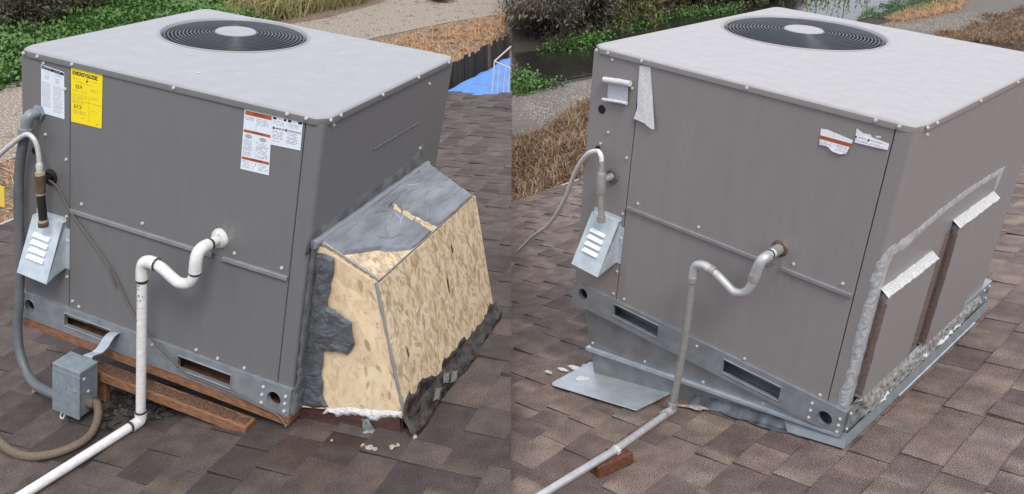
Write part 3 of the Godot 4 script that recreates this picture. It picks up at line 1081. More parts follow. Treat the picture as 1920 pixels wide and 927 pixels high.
func new_unit() -> Node3D:
	var fr := [[-1.172, 0.970], [-1.118, 0.970], [-1.099, 0.949], [-0.966, 0.972], [-0.544, 0.972], [-0.119, 0.973], [-0.050, 0.973], [-0.998, 0.866], [-1.088, 0.676], [-1.119, 0.623], [-0.990, 0.602], [-0.917, 0.441], [-0.645, 0.441], [-0.980, 0.377], [-0.978, 0.128], [-0.985, 0.024], [-0.93, 0.022], [-0.274, 0.440], [-0.103, 0.438], [-0.380, 0.015], [-0.089, 0.015]]
	var sd := [[0.973, -0.048], [0.973, -0.119], [0.973, -0.478], [0.973, -0.839], [0.942, -0.086]]
	var root := cabinet(1, "newer grey rooftop air conditioner on a zinc curb, with torn white labels", D_NEW, H_NEW, M.paint_new, M.top_new, Vector2(-0.828, -0.895), 0.33, 0.412, fr, sd, [], "packaged rooftop air conditioners")
	var mb := MB.new()
	punched(mb, -1.187, 0.012, -0.099, 0.004, Vector3(0, 0, 0.008), Vector3.RIGHT, Vector3.UP, Vector3.BACK, [[-0.97, -0.745, -0.068, -0.012], [-0.455, -0.219, -0.077, -0.019]], [[-1.130, -0.036, 0.023], [-0.051, -0.054, 0.026]])
	var rail := part(root, "base_rail", mb, M.zinc)
	for p in [[-0.104, -0.022], [-0.104, -0.052], [-0.104, -0.082], [-0.002, -0.03], [-0.002, -0.056], [-0.002, -0.083], [-0.57, -0.02]]:
		add_screw(root, Vector3(p[0], p[1], 0.0125), Vector3.BACK, rail)
	mb = MB.new()
	punched(mb, -1.40, 0.0085, -0.099, -0.002, Vector3(0.008, 0, 0), Vector3.BACK, Vector3.UP, Vector3.RIGHT, [], [[-0.075, -0.052, 0.026], [-1.342, -0.050, 0.024]])
	rail = part(root, "base_rail", mb, M.zinc)
	for p in [[-1.37, -0.02], [-1.372, -0.08], [-1.31, -0.02], [-1.31, -0.08], [-0.03, -0.02], [-0.03, -0.085], [-0.13, -0.02]]:
		add_screw(root, Vector3(0.0125, p[1], p[0]), Vector3.RIGHT, rail)
	mb = MB.new()
	mb.box(Vector3(-1.187, -0.099, -1.40), Vector3(-1.183, 0.0, 0.0))
	mb.box(Vector3(-1.18, -0.004, -1.38), Vector3(-0.02, -0.001, -0.034))
	mb.box(Vector3(-1.18, -0.098, -0.16), Vector3(-0.02, -0.09, -0.034))
	part(root, "base_pan", mb, M.zinc)
	mb = MB.new()                   # inner leaf seen through the slots and holes
	mb.box(Vector3(-1.18, -0.088, -0.075), Vector3(0.0, -0.006, -0.07))
	part(root, "rail_web", mb, M.zinc)
	# torn and curled labels
	torn_sticker(root, "torn_label", [[-0.976, 0.955], [-0.93, 0.957], [-0.905, 0.86], [-0.874, 0.748], [-0.888, 0.744], [-0.92, 0.757], [-0.969, 0.762], [-0.962, 0.80], [-0.972, 0.87]], -1, 0.012)
	torn_sticker(root, "torn_label", [[-0.277, 0.905], [-0.255, 0.907], [-0.172, 0.896], [-0.178, 0.872], [-0.182, 0.853], [-0.2, 0.846], [-0.225, 0.848], [-0.245, 0.858], [-0.27, 0.857], [-0.273, 0.872]], 4, 0.007)
	torn_sticker(root, "torn_label", [[-0.170, 0.934], [-0.148, 0.925], [-0.127, 0.927], [-0.118, 0.920], [-0.067, 0.915], [-0.066, 0.897], [-0.10, 0.895], [-0.165, 0.893]], 5, 0.004)
	mb = MB.new()
	mb.prism(PackedVector2Array([Vector2(-0.112, 0.927), Vector2(-0.096, 0.930), Vector2(-0.094, 0.925), Vector2(-0.108, 0.922)]), Vector3(0, 0, 0.001), Vector3.RIGHT, Vector3.UP, Vector3(0, 0, 0.001))
	part(root, "label_scrap", mb, M.paper)
	# a sheet curled into rolls at both ends, showing its silver back
	mb = MB.new()
	mb.quaduv(Vector3(-1.108, 0.868, 0.004), Vector3(-1.104, 0.798, 0.004), Vector3(-1.008, 0.808, 0.008), Vector3(-1.010, 0.876, 0.010))
	var curl := part(root, "curled_label", mb, sticker_mat(6))
	for e in [[0.873, -1.120, -0.998, 0.011, 0.010], [0.799, -1.118, -1.004, 0.006, 0.008]]:
		mb = MB.new()
		var pts := []
		for k in 6:
			pts.append(Vector3(lerpf(e[1], e[2], k / 5.0), e[0] + 0.012 * k / 5.0, 0.014 + 0.002 * sin(k * 1.7)))
		mb.tube(pts, [e[3], e[3] * 1.05, e[3], e[3] * 1.04, e[3] * 0.97, e[3]], 12)
		part(root, "label_roll", mb, M.paper, curl)
	wash_mark(root, -0.40, -0.22, 0.24, 0.50, 0.45, Vector2(0.45, 0.15), 2)
	wash_mark(root, -0.34, -0.20, 0.46, 0.56, 0.35, Vector2(0.2, 0.8), 3)
	wash_mark(root, -0.78, -0.70, 0.55, 0.86, 0.22, Vector2(0.5, 0.3), 4)
	vent_cover(root, -1.118, -0.982, 0.343, 0.146, 0.118, 0.168)
	plug(root, root, Vector3(-1.128, 0.755, 0), 0.017)
	plug(root, root, Vector3(-1.129, 0.598, 0), 0.013)
	mb = MB.new()
	mb.lathe(Vector3(-1.048, 0.512, 0), Vector3.BACK, [Vector2(0.030, 0.001), Vector2(0.029, 0.008), Vector2(0.022, 0.010), Vector2(0.018, 0.006), Vector2(0, 0.005)], 24, 1)
	part(root, "grommet", mb, M.conduit)
	# two capped duct openings on the side
	for k in 2:
		var z0: float = [-0.052, -0.600][k]
		var z1: float = [-0.442, -0.995][k]
		var y0: float = [0.034, 0.006][k]
		var y1: float = [0.428, 0.502][k]
		mb = MB.new()
		mb.box(Vector3(0.0005, y0, z1), Vector3(0.026, y1, z0), 0.002)
		var cv := part(root, "duct_cover", mb, M.paint_new)
		mb = MB.new()               # rusty front edge
		mb.coat(ragged([Vector2(0.001, y0 + 0.01), Vector2(0.0275, y0 + 0.01), Vector2(0.0275, y1 - 0.03), Vector2(0.001, y1 - 0.012)], 0.0012), func(x, y, h): return Vector3(x, y, z0 + h), 0.006, 0.001, 0.0015, noise)
		part(root, "rusty_edge", mb, M.rust, cv)
		mb = MB.new()               # silver coat along the top edge
		mb.coat(ragged([Vector2(0.0, -z0 - 0.01), Vector2(0.031, -z0 - 0.012), Vector2(0.031, -z1 + 0.01), Vector2(0.0, -z1 + 0.012)], 0.0015), func(x, y, h): return Vector3(x + h * 0.6, y1 + 0.020 * (1.0 - x / 0.031) + h * 0.8, -y), 0.006, 0.0015, 0.0025, noise)
		part(root, "silver_coat", mb, M.silver, cv)
	# rusty strip between the two covers
	mb = MB.new()
	mb.coat(ragged([Vector2(0.50, 0.02), Vector2(0.592, 0.01), Vector2(0.598, 0.48), Vector2(0.56, 0.49), Vector2(0.53, 0.36)], 0.005), func(x, y, h): return Vector3(0.0008 + h, y, -x), 0.009, 0.0012, 0.002, noise)
	part(root, "rust_streak", mb, M.rust)
	# old sealant line left on the side
	mb = MB.new()
	var line := [Vector2(1.067, 0.613), Vector2(0.805, 0.622), Vector2(0.591, 0.625), Vector2(0.403, 0.613), Vector2(0.25, 0.60), Vector2(0.099, 0.598), Vector2(0.03, 0.575), Vector2(0.008, 0.52), Vector2(0.010, 0.356), Vector2(0.004, 0.195), Vector2(0.004, 0.005), Vector2(0.058, 0.005), Vector2(0.054, 0.10), Vector2(0.048, 0.25), Vector2(0.051, 0.36), Vector2(0.056, 0.51), Vector2(0.075, 0.555), Vector2(0.15, 0.545), Vector2(0.21, 0.553), Vector2(0.32, 0.572), Vector2(0.42, 0.582), Vector2(0.6, 0.59), Vector2(0.8, 0.593), Vector2(1.0, 0.585), Vector2(1.012, 0.515), Vector2(1.03, 0.515), Vector2(1.05, 0.57)]
	mb.coat(ragged(line, 0.004), func(x, y, h): return Vector3(h, y, -x), 0.0065, 0.001, 0.0008, noise, 45, [Color(0.30, 0.31, 0.32), Color(0.52, 0.53, 0.55)])
	part(root, "sealant_line", mb, M.mastic)
	var bend := func(x, y, h):      # x runs across the front post, round the corner and along the side
		if x < -0.014:
			return Vector3(x, y, 0.0008 + h)
		if x > 0.008:
			return Vector3(0.0008 + h, y, -0.014 - (x - 0.008))
		var a: float = (x + 0.014) / 0.022 * PI / 2
		return Vector3(-0.014 + (0.0148 + h) * sin(a), y, -0.014 + (0.0148 + h) * cos(a))
	mb = MB.new()
	mb.coat(ragged([Vector2(-0.030, 0.005), Vector2(-0.022, 0.12), Vector2(-0.026, 0.25), Vector2(-0.020, 0.36), Vector2(-0.024, 0.48), Vector2(-0.016, 0.56), Vector2(0.004, 0.598), Vector2(0.06, 0.60), Vector2(0.06, 0.56), Vector2(0.032, 0.53), Vector2(0.024, 0.45), Vector2(0.026, 0.3), Vector2(0.016, 0.2), Vector2(0.022, 0.1), Vector2(0.012, 0.05), Vector2(0.02, 0.005)], 0.005), bend, 0.0055, 0.0012, 0.0022, noise, 110, [Color(0.24, 0.25, 0.26), Color(0.50, 0.51, 0.53)])
	part(root, "sealant_strip", mb, M.mastic)
	mb = MB.new()                   # lumpy sealant along the side rail
	mb.coat(ragged([Vector2(0.11, -0.02), Vector2(0.13, -0.095), Vector2(0.5, -0.098), Vector2(0.95, -0.095), Vector2(1.27, -0.06), Vector2(1.27, -0.03), Vector2(0.9, 0.012), Vector2(0.5, 0.008), Vector2(0.2, 0.01), Vector2(0.07, 0.03), Vector2(0.03, 0.02)], 0.006), func(x, y, h): return Vector3(0.0125 + h, y, -x), 0.008, 0.004, 0.016, noise, 70, [Color(0.12, 0.115, 0.11), Color(0.34, 0.34, 0.34)])
	part(root, "rail_sealant", mb, M.mastic)
	for q in [[0.25, 0.36, -0.075], [0.78, 1.02, -0.062], [0.62, 0.68, -0.05]]:
		mb = MB.new()
		mb.coat(ragged([Vector2(q[0], q[2] - 0.012), Vector2(q[1], q[2] - 0.008), Vector2(q[1], q[2] + 0.008), Vector2(q[0], q[2] + 0.012)], 0.006, 0.012), func(x, y, h): return Vector3(0.022 + h, y, -x), 0.006, 0.006, 0.012, noise, 90)
		part(root, "white_sealant", mb, M.white_coat)
	# grey sealant round the drain outlet, with a wash mark
	mb = MB.new()
	mb.lathe(Vector3(-0.332, 0.475, 0), Vector3.BACK, [Vector2(0.030, 0.001), Vector2(0.026, 0.006), Vector2(0.020, 0.008), Vector2(0, 0.008)], 18, 1)
	part(root, "outlet_ring", mb, M.brass)
	return root


# ------------------------------------------------------------------ beside the old unit
func duct_cover():
	var root := thing(0, "plywood_duct_cover", "flared strand-board duct cover with grey mastic coat beside the older air conditioner", "duct", Vector3(0.2, -0.1, -0.45))
	var A := Vector3(0.009, 0.494, -0.034)
	var B := Vector3(0.205, 0.395, -0.085)
	var C := Vector3(0.364, -0.022, -0.093)
	var E := Vector3(0.009, -0.098, -0.062)
	var A2 := Vector3(0.009, 0.494, -0.82)
	var B2 := Vector3(0.200, 0.393, -0.872)
	var C2 := Vector3(0.365, -0.045, -0.878)
	var E2 := Vector3(0.009, -0.098, -0.86)
	var mb := MB.new()
	mb.slab(A, B, B2, A2, 0.010)
	var top := part(root, "top_board", mb, M.strands)
	mb = MB.new()
	mb.slab(E, C, B, A, 0.010)
	var front := part(root, "front_board", mb, M.strands_plain)
	mb = MB.new()
	var off := Vector3(0.003, 0.002, 0.008)
	mb.slab(C + off, C2 + Vector3(0.003, 0.002, -0.006), B2 + Vector3(0.003, 0.004, -0.006), B + off, 0.011)
	var outer := part(root, "outer_board", mb, M.strands)
	mb = MB.new()
	mb.slab(C2, E2, A2, B2, 0.010)
	part(root, "back_board", mb, M.strands)
	var nt := (B - A).cross(A2 - A).normalized()
	var top_map := func(x, y, h): return A.lerp(B, x).lerp(A2.lerp(B2, x), y) + nt * (0.0105 + h)
	# knots and splits in the outer board
	var no := (C2 - C).cross(B - C).normalized()
	for q in [[0.66, 0.78, 0.006, 0.020], [0.56, 0.55, 0.006, 0.032], [0.10, 0.40, 0.004, 0.02]]:
		mb = MB.new()
		var ctr := C.lerp(C2, q[0]).lerp(B.lerp(B2, q[0]), q[1]) + off + no * 0.0118
		var poly := PackedVector2Array()
		for k in 10:
			poly.append(Vector2(cos(TAU * k / 10) * q[2] * rng.randf_range(0.7, 1.2), sin(TAU * k / 10) * q[3] * rng.randf_range(0.8, 1.1)))
		mb.prism(poly, ctr, Vector3(0, 0, 1), (B - C).normalized(), no * 0.0008)
		part(root, "knot", mb, M.bark, outer)
	mb = MB.new()
	mb.coat(ragged([Vector2(0.0, -0.01), Vector2(0.36, -0.005), Vector2(0.62, 0.14), Vector2(0.97, 0.29), Vector2(1.0, 0.36), Vector2(0.99, 0.52), Vector2(0.60, 0.50), Vector2(0.22, 0.49), Vector2(0.2, 0.525), Vector2(0.55, 0.54), Vector2(0.99, 0.57), Vector2(1.02, 0.78), Vector2(1.0, 1.0), Vector2(0.0, 1.01)], 0.008, 0.05), top_map, 0.0125, 0.0035, 0.008, noise, 4.5, [Color(0.13, 0.145, 0.165), Color(0.25, 0.27, 0.30)])
	part(root, "mastic_coat", mb, M.mastic, top)
	# ridges left by the trowel
	for q in [[[0.25, 0.50], [0.35, 0.36], [0.62, 0.27], [0.70, 0.34], [0.98, 0.36]], [[0.55, 0.66], [0.42, 0.76], [0.55, 0.9], [0.75, 0.86], [0.85, 0.7]], [[0.2, 0.2], [0.45, 0.22], [0.7, 0.3]], [[0.05, 0.3], [0.2, 0.42], [0.35, 0.44], [0.42, 0.36]], [[0.3, 0.9], [0.5, 0.96], [0.8, 0.93]]]:
		mb = MB.new()
		mb.col = Color(0.19, 0.21, 0.235)
		var pts := []
		for k in q:
			pts.append(top_map.call(k[0], k[1], 0.006))
		var path := smooth(pts, 8)
		var rad := []
		for i in path.size():
			rad.append(0.0045 * (0.4 + 0.6 * sin(PI * i / (path.size() - 1.0))) + 0.0015 * noise.get_noise_1d(i * 40.0 + q[0][0] * 999))
		mb.tube(path, rad, 7)
		part(root, "mastic_ridge", mb, M.mastic, top)
	for k in 22:                   # thin brush marks and wrinkles
		var c := Vector2(rng.randf_range(0.12, 0.85), rng.randf_range(0.12, 0.95))
		if c.x > 0.4 and c.y < 0.35:
			continue
		var an := rng.randf() * TAU
		var len := rng.randf_range(0.08, 0.22)
		var bow := rng.randf_range(-0.5, 0.5)
		var pts := []
		for i in 5:
			var t := i / 4.0 - 0.5
			var q := c + Vector2(cos(an + bow * t * 2.0), sin(an + bow * t * 2.0) * 0.5) * len * t * 2.0
			pts.append(top_map.call(clampf(q.x, 0.02, 0.98), clampf(q.y, 0.02, 0.98), 0.0055))
		var path := smooth(pts, 5)
		var rad := []
		for i in path.size():
			rad.append(0.0026 * sin(PI * i / (path.size() - 1.0)) + 0.0004)
		mb = MB.new()
		mb.col = Color(0.20, 0.22, 0.245) if k % 3 else Color(0.42, 0.43, 0.45)  # paler strokes stand for shine on the mastic, put into their colour
		mb.tube(path, rad, 6)
		part(root, "mastic_ridge", mb, M.mastic, top)
	# coat carried up the side of the unit
	mb = MB.new()
	mb.coat(ragged([Vector2(-0.03, 0.475), Vector2(0.83, 0.49), Vector2(0.83, 0.535), Vector2(0.76, 0.60), Vector2(0.73, 0.565), Vector2(0.6, 0.552), Vector2(0.35, 0.548), Vector2(0.1, 0.54), Vector2(0.0, 0.53), Vector2(-0.02, 0.51)], 0.008, 0.03), func(x, y, h): return Vector3(0.0005 + h, y, -x), 0.009, 0.0015, 0.003, noise, 20, [Color(0.075, 0.08, 0.085), Color(0.19, 0.20, 0.215)])
	part(root, "wall_mastic", mb, M.mastic, top)
	mb = MB.new()                   # rounded fillet in the corner
	var fl := []
	for k in 40:
		fl.append(Vector3(0.012, 0.503 + 0.004 * noise.get_noise_1d(k * 23.0), lerpf(0.0, -0.82, k / 39.0)))
	mb.col = Color(0.21, 0.225, 0.245)
	mb.tube(fl, 0.014, 8)
	part(root, "mastic_fillet", mb, M.mastic, top)
	# dark mastic down the front board, lapping on to the unit
	var nf := (C - E).cross(B - E).normalized()
	var fd := (C - E) / (C.x - E.x)
	var fu := (A - E) / (A.y - E.y)
	var front_map := func(x, y, h):
		var q: Vector3 = E + fd * (x - E.x)
		return q + fu * (y - q.y) + nf * (0.0105 + h)
	mb = MB.new()
	mb.coat(ragged([Vector2(0.004, 0.47), Vector2(0.04, 0.472), Vector2(0.072, 0.458), Vector2(0.070, 0.38), Vector2(0.064, 0.298), Vector2(0.100, 0.290), Vector2(0.125, 0.269), Vector2(0.156, 0.262), Vector2(0.166, 0.19), Vector2(0.152, 0.146), Vector2(0.12, 0.143), Vector2(0.071, 0.139), Vector2(0.071, 0.061), Vector2(0.084, -0.033), Vector2(0.107, -0.072), Vector2(0.05, -0.088), Vector2(0.004, -0.096)], 0.006), front_map, 0.0055, 0.003, 0.008, noise, 30, [Color(0.075, 0.08, 0.09), Color(0.125, 0.135, 0.15)])
	part(root, "front_mastic", mb, M.mastic, front)
	mb = MB.new()
	mb.coat(ragged([Vector2(-0.004, 0.52), Vector2(0.05, 0.51), Vector2(0.065, 0.2), Vector2(0.07, -0.1), Vector2(-0.002, -0.1), Vector2(-0.004, 0.2)], 0.005), func(x, y, h): return Vector3(0.009 + h, y, -x), 0.006, 0.002, 0.006, noise, 26, [Color(0.09, 0.095, 0.105), Color(0.16, 0.17, 0.185)])
	part(root, "edge_mastic", mb, M.mastic, front)
	# caulked corner seams
	for s in [[A + nt * 0.012, B + nt * 0.012, 0.006], [B + Vector3(0, 0.006, 0.012), C + Vector3(0.006, 0.004, 0.012), 0.006], [B + nt * 0.011, B2 + nt * 0.011, 0.003]]:
		mb = MB.new()
		mb.col = Color(0.24, 0.25, 0.27)
		var pts := []
		var rad := []
		for k in 26:
			pts.append(s[0].lerp(s[1], k / 25.0))
			rad.append(s[2] * (0.75 + 0.5 * noise.get_noise_1d(k * 31.0)))
		mb.tube(pts, rad, 8)
		part(root, "caulked_seam", mb, M.mastic)
	# white coating along the foot of the front board
	mb = MB.new()
	mb.coat(ragged([Vector2(0.085, -0.098), Vector2(0.095, -0.078), Vector2(0.15, -0.055), Vector2(0.25, -0.032), Vector2(0.365, -0.006), Vector2(0.36, -0.030), Vector2(0.31, -0.045), Vector2(0.26, -0.082), Vector2(0.24, -0.066), Vector2(0.16, -0.077), Vector2(0.14, -0.098), Vector2(0.125, -0.085)], 0.005, 0.012), front_map, 0.0055, 0.004, 0.006, noise, 60)
	part(root, "white_coating", mb, M.white_coat, front)
	# brown base under the boards, standing on the roof
	mb = MB.new()
	var foot := func(x, z, lift): return Vector3(x, roof_y(0, x) + lift, z)
	mb.slab(foot.call(0.0, -0.062, 0.0), foot.call(0.375, -0.068, 0.0), Vector3(0.355, -0.028, -0.085), Vector3(0.005, -0.096, -0.066), 0.004)
	mb.slab(foot.call(0.375, -0.068, 0.0), foot.call(0.375, -0.88, 0.0), Vector3(0.357, -0.045, -0.87), Vector3(0.357, -0.02, -0.09), 0.003)
	part(root, "base_curb", mb, M.rust_base)
	mb = MB.new()
	mb.coat(ragged([Vector2(0.235, -0.055), Vector2(0.262, -0.06), Vector2(0.275, -0.02), Vector2(0.30, 0.02), Vector2(0.25, 0.02)], 0.004, 0.01), func(x, y, h): return Vector3(x, roof_y(0, x) + 0.006 + h - minf(y, 0.0) * 0.7, -0.058 + maxf(y, 0.0)), 0.006, 0.003, 0.006, noise, 60, [Color(0.10, 0.10, 0.105), Color(0.30, 0.31, 0.32)])
	part(root, "grey_patch", mb, M.mastic)
	# black tar along the foot of the outer board
	var tar := func(x, y, h):      # x along the foot, y up from the roof edge
		var p0: Vector3 = foot.call(0.432, -x, 0.007)
		var p1: Vector3 = Vector3(0.374, lerpf(-0.016, -0.036, (x - 0.06) / 0.8), -x)
		var n := Vector3(0.55, 0.83, 0)
		return (p0.lerp(p1, y / 0.1) if y < 0.1 else p1.lerp(Vector3(0.342 + 0.012, 0.05, -x), (y - 0.1) / 0.08)) + n * h
	mb = MB.new()
	mb.coat(ragged([Vector2(0.05, 0.015), Vector2(0.1, -0.005), Vector2(0.3, 0.01), Vector2(0.45, -0.01), Vector2(0.7, 0.005), Vector2(0.9, 0.03), Vector2(0.92, 0.10), Vector2(0.87, 0.125), Vector2(0.7, 0.105), Vector2(0.5, 0.125), Vector2(0.4, 0.13), Vector2(0.33, 0.105), Vector2(0.26, 0.14), Vector2(0.2, 0.165), Vector2(0.17, 0.135), Vector2(0.12, 0.17), Vector2(0.09, 0.155), Vector2(0.07, 0.10)], 0.010, 0.02), tar, 0.008, 0.003, 0.009, noise, 32, [Color(0.010, 0.010, 0.011), Color(0.14, 0.105, 0.088)])
	part(root, "tar_bead", mb, M.tar)
	for q in [[0.20, 0.045, 0.055], [0.30, 0.06, 0.04], [0.33, 0.03, 0.05]]:
		mb = MB.new()
		mb.coat(ragged([Vector2(q[0], q[1]), Vector2(q[0] + 0.03, q[1] - 0.02), Vector2(q[0] + q[2] + 0.03, q[1] + 0.005), Vector2(q[0] + q[2], q[1] + 0.03)], 0.004, 0.01), func(x, y, h): return tar.call(x, y, h + 0.022), 0.006, 0.003, 0.008, noise, 60, [Color(0.10, 0.10, 0.105), Color(0.16, 0.16, 0.165)])
		part(root, "grey_patch", mb, M.mastic)
	# crumbs of white coating fallen on the shingles
	for q in [[0.29, 0.03, 0.008, 0.003], [0.315, 0.035, 0.014, 0.004], [0.335, 0.036, 0.009, 0.003], [0.385, 0.015, 0.011, 0.005], [0.395, 0.0, 0.007, 0.004], [0.43, -0.05, 0.008, 0.004], [0.18, 0.03, 0.005, 0.002]]:
		mb = MB.new()
		mb.lathe(Vector3(q[0], roof_y(0, q[0]) + 0.010, q[1]), Vector3(-0.2, 1, 0.1), [Vector2(q[2], 0), Vector2(q[2] * 0.8, q[3]), Vector2(q[2] * 0.3, q[3] * 1.3), Vector2(0, q[3] * 1.2)], 7)
		for i in mb.v.size():
			mb.v[i] += Vector3(noise.get_noise_3dv(mb.v[i] * 4000), 0, noise.get_noise_3dv(mb.v[i] * 4000 + Vector3(9, 9, 9))) * q[2] * 0.6
		part(root, "coating_crumb", mb, M.crumb)


func timbers():
	var mb := MB.new()
	mb.box(Vector3(-1.20, -0.137, -0.075), Vector3(0.002, -0.1005, 0.009), 0.003)
	lone(0, "timber", mb, M.timber, "long reddish timber lying right under the base rail of the older unit", "timber", Vector3(-0.6, -0.14, -0.04))
	mb = MB.new()
	mb.box(Vector3(-0.885, -0.206, 0.0), Vector3(-0.130, -0.170, 0.056), 0.003)
	for i in mb.v.size():
		mb.v[i] += Vector3(0, 0.012 * (mb.v[i].x + 0.885) / 0.75 + 0.0015 * noise.get_noise_1d(mb.v[i].x * 900), 0)
	var root := thing(0, "timber", "short weathered board in front of and below the long timber, by the junction box", "timber", Vector3(-0.5, -0.21, 0))
	part(root, "board", mb, M.timber)
	mb = MB.new()
	mb.coat(ragged([Vector2(-0.88, 0.004), Vector2(-0.135, 0.004), Vector2(-0.135, 0.052), Vector2(-0.88, 0.052)], 0.003), func(x, y, h): return Vector3(x, -0.1696 + 0.012 * (x + 0.885) / 0.75 + 0.0015 * noise.get_noise_1d(x * 900) + h, y), 0.012, 0.0005, 0.001, noise, 60)
	part(root, "weathered_top", mb, M.timber_old)
	mb = MB.new()                   # packing that carries the raised end
	mb.box(Vector3(-0.80, -0.325, 0.004), Vector3(-0.76, -0.2045, 0.03), 0.003)
	part(root, "packing_block", mb, M.timber)


func drain_old():
	var root := thing(0, "drain_pipe", "white plastic drain pipe with a trap, running from the older unit across shingles", "pipe", Vector3(-0.52, -0.25, 0.11))
	var r := 0.0165
	var mb := MB.new()
	mb.tube(smooth([Vector3(-0.331, 0.435, 0.0), Vector3(-0.331, 0.436, 0.075)], 2), r, 16)
	part(root, "outlet_stub", mb, M.pvc)
	mb = MB.new()
	mb.lathe(Vector3(-0.331, 0.435, 0), Vector3.BACK, [Vector2(0.033, 0.001), Vector2(0.030, 0.008), Vector2(0.022, 0.014), Vector2(0.0165, 0.016)], 18, 1)
	for i in mb.v.size():
		mb.v[i] += Vector3(noise.get_noise_3dv(mb.v[i] * 3000), noise.get_noise_3dv(mb.v[i] * 3000 + Vector3(5, 5, 5)), 0) * 0.004
	part(root, "sealant_collar", mb, M.white_coat)
	mb = MB.new()
	mb.tube(smooth([Vector3(-0.331, 0.436, 0.060), Vector3(-0.331, 0.437, 0.085), Vector3(-0.331, 0.428, 0.105), Vector3(-0.331, 0.405, 0.112), Vector3(-0.332, 0.368, 0.112)], 6), 0.0205, 16)
	part(root, "elbow", mb, M.pvc)
	mb = MB.new()
	mb.tube(smooth([Vector3(-0.332, 0.385, 0.112), Vector3(-0.335, 0.355, 0.112), Vector3(-0.352, 0.326, 0.112), Vector3(-0.388, 0.315, 0.112), Vector3(-0.42, 0.325, 0.112), Vector3(-0.455, 0.342, 0.112), Vector3(-0.485, 0.350, 0.112), Vector3(-0.515, 0.350, 0.112)], 6), r * 1.04, 16)
	part(root, "trap_bend", mb, M.pvc)
	mb = MB.new()
	mb.tube(smooth([Vector3(-0.487, 0.351, 0.112), Vector3(-0.512, 0.352, 0.112), Vector3(-0.534, 0.342, 0.112), Vector3(-0.540, 0.318, 0.112), Vector3(-0.539, 0.285, 0.112)], 6), 0.0205, 16)
	part(root, "elbow", mb, M.pvc)
	mb = MB.new()
	mb.tube([Vector3(-0.539, 0.29, 0.112), Vector3(-0.530, 0.03, 0.112), Vector3(-0.521, -0.235, 0.112)], r, 16)
	part(root, "down_pipe", mb, M.pvc)
	mb = MB.new()
	mb.tube(smooth([Vector3(-0.5215, -0.205, 0.112), Vector3(-0.521, -0.23, 0.112), Vector3(-0.521, -0.239, 0.125), Vector3(-0.523, -0.236, 0.155)], 6), 0.0205, 16)
	part(root, "elbow", mb, M.pvc)
	mb = MB.new()
	mb.tube([Vector3(-0.523, -0.2365, 0.14), Vector3(-0.588, -0.2515, 0.502), Vector3(-0.69, -0.273, 1.05)], r, 16)
	part(root, "roof_run", mb, M.pvc)
	for q in [[Vector3(-0.331, 0.435, 0.050), Vector3.BACK, 0.0185], [Vector3(-0.484, 0.3508, 0.112), Vector3.LEFT, 0.0195], [Vector3(-0.5388, 0.279, 0.112), Vector3.UP, 0.0182], [Vector3(-0.5217, -0.202, 0.112), Vector3.UP, 0.0195], [Vector3(-0.525, -0.2368, 0.158), Vector3(-0.17, -0.03, 0.98), 0.0195], [Vector3(-0.332, 0.364, 0.112), Vector3.UP, 0.0182]]:
		mb = MB.new()
		mb.lathe(q[0], q[1], [Vector2(q[2], -0.004), Vector2(q[2] + 0.0012, -0.002), Vector2(q[2] + 0.0012, 0.003), Vector2(q[2], 0.005)], 18)
		part(root, "cement_ring", mb, M.pvc_mark)
	for k in 9:                   # splashes of dark cement on the pipe
		var y := lerpf(0.27, 0.10, pow(rng.randf(), 1.4))
		var a := rng.randf_range(-0.6, 1.2)
		mb = MB.new()
		mb.lathe(Vector3(-0.5385 + (0.29 - y) * 0.0345 + sin(a) * r * 1.0, y, 0.112 + cos(a) * r * 1.0), Vector3(sin(a), 0, cos(a)), [Vector2(rng.randf_range(0.0015, 0.0045), 0.0002), Vector2(0, 0.001)], 6)
		part(root, "cement_splash", mb, M.pvc_mark)


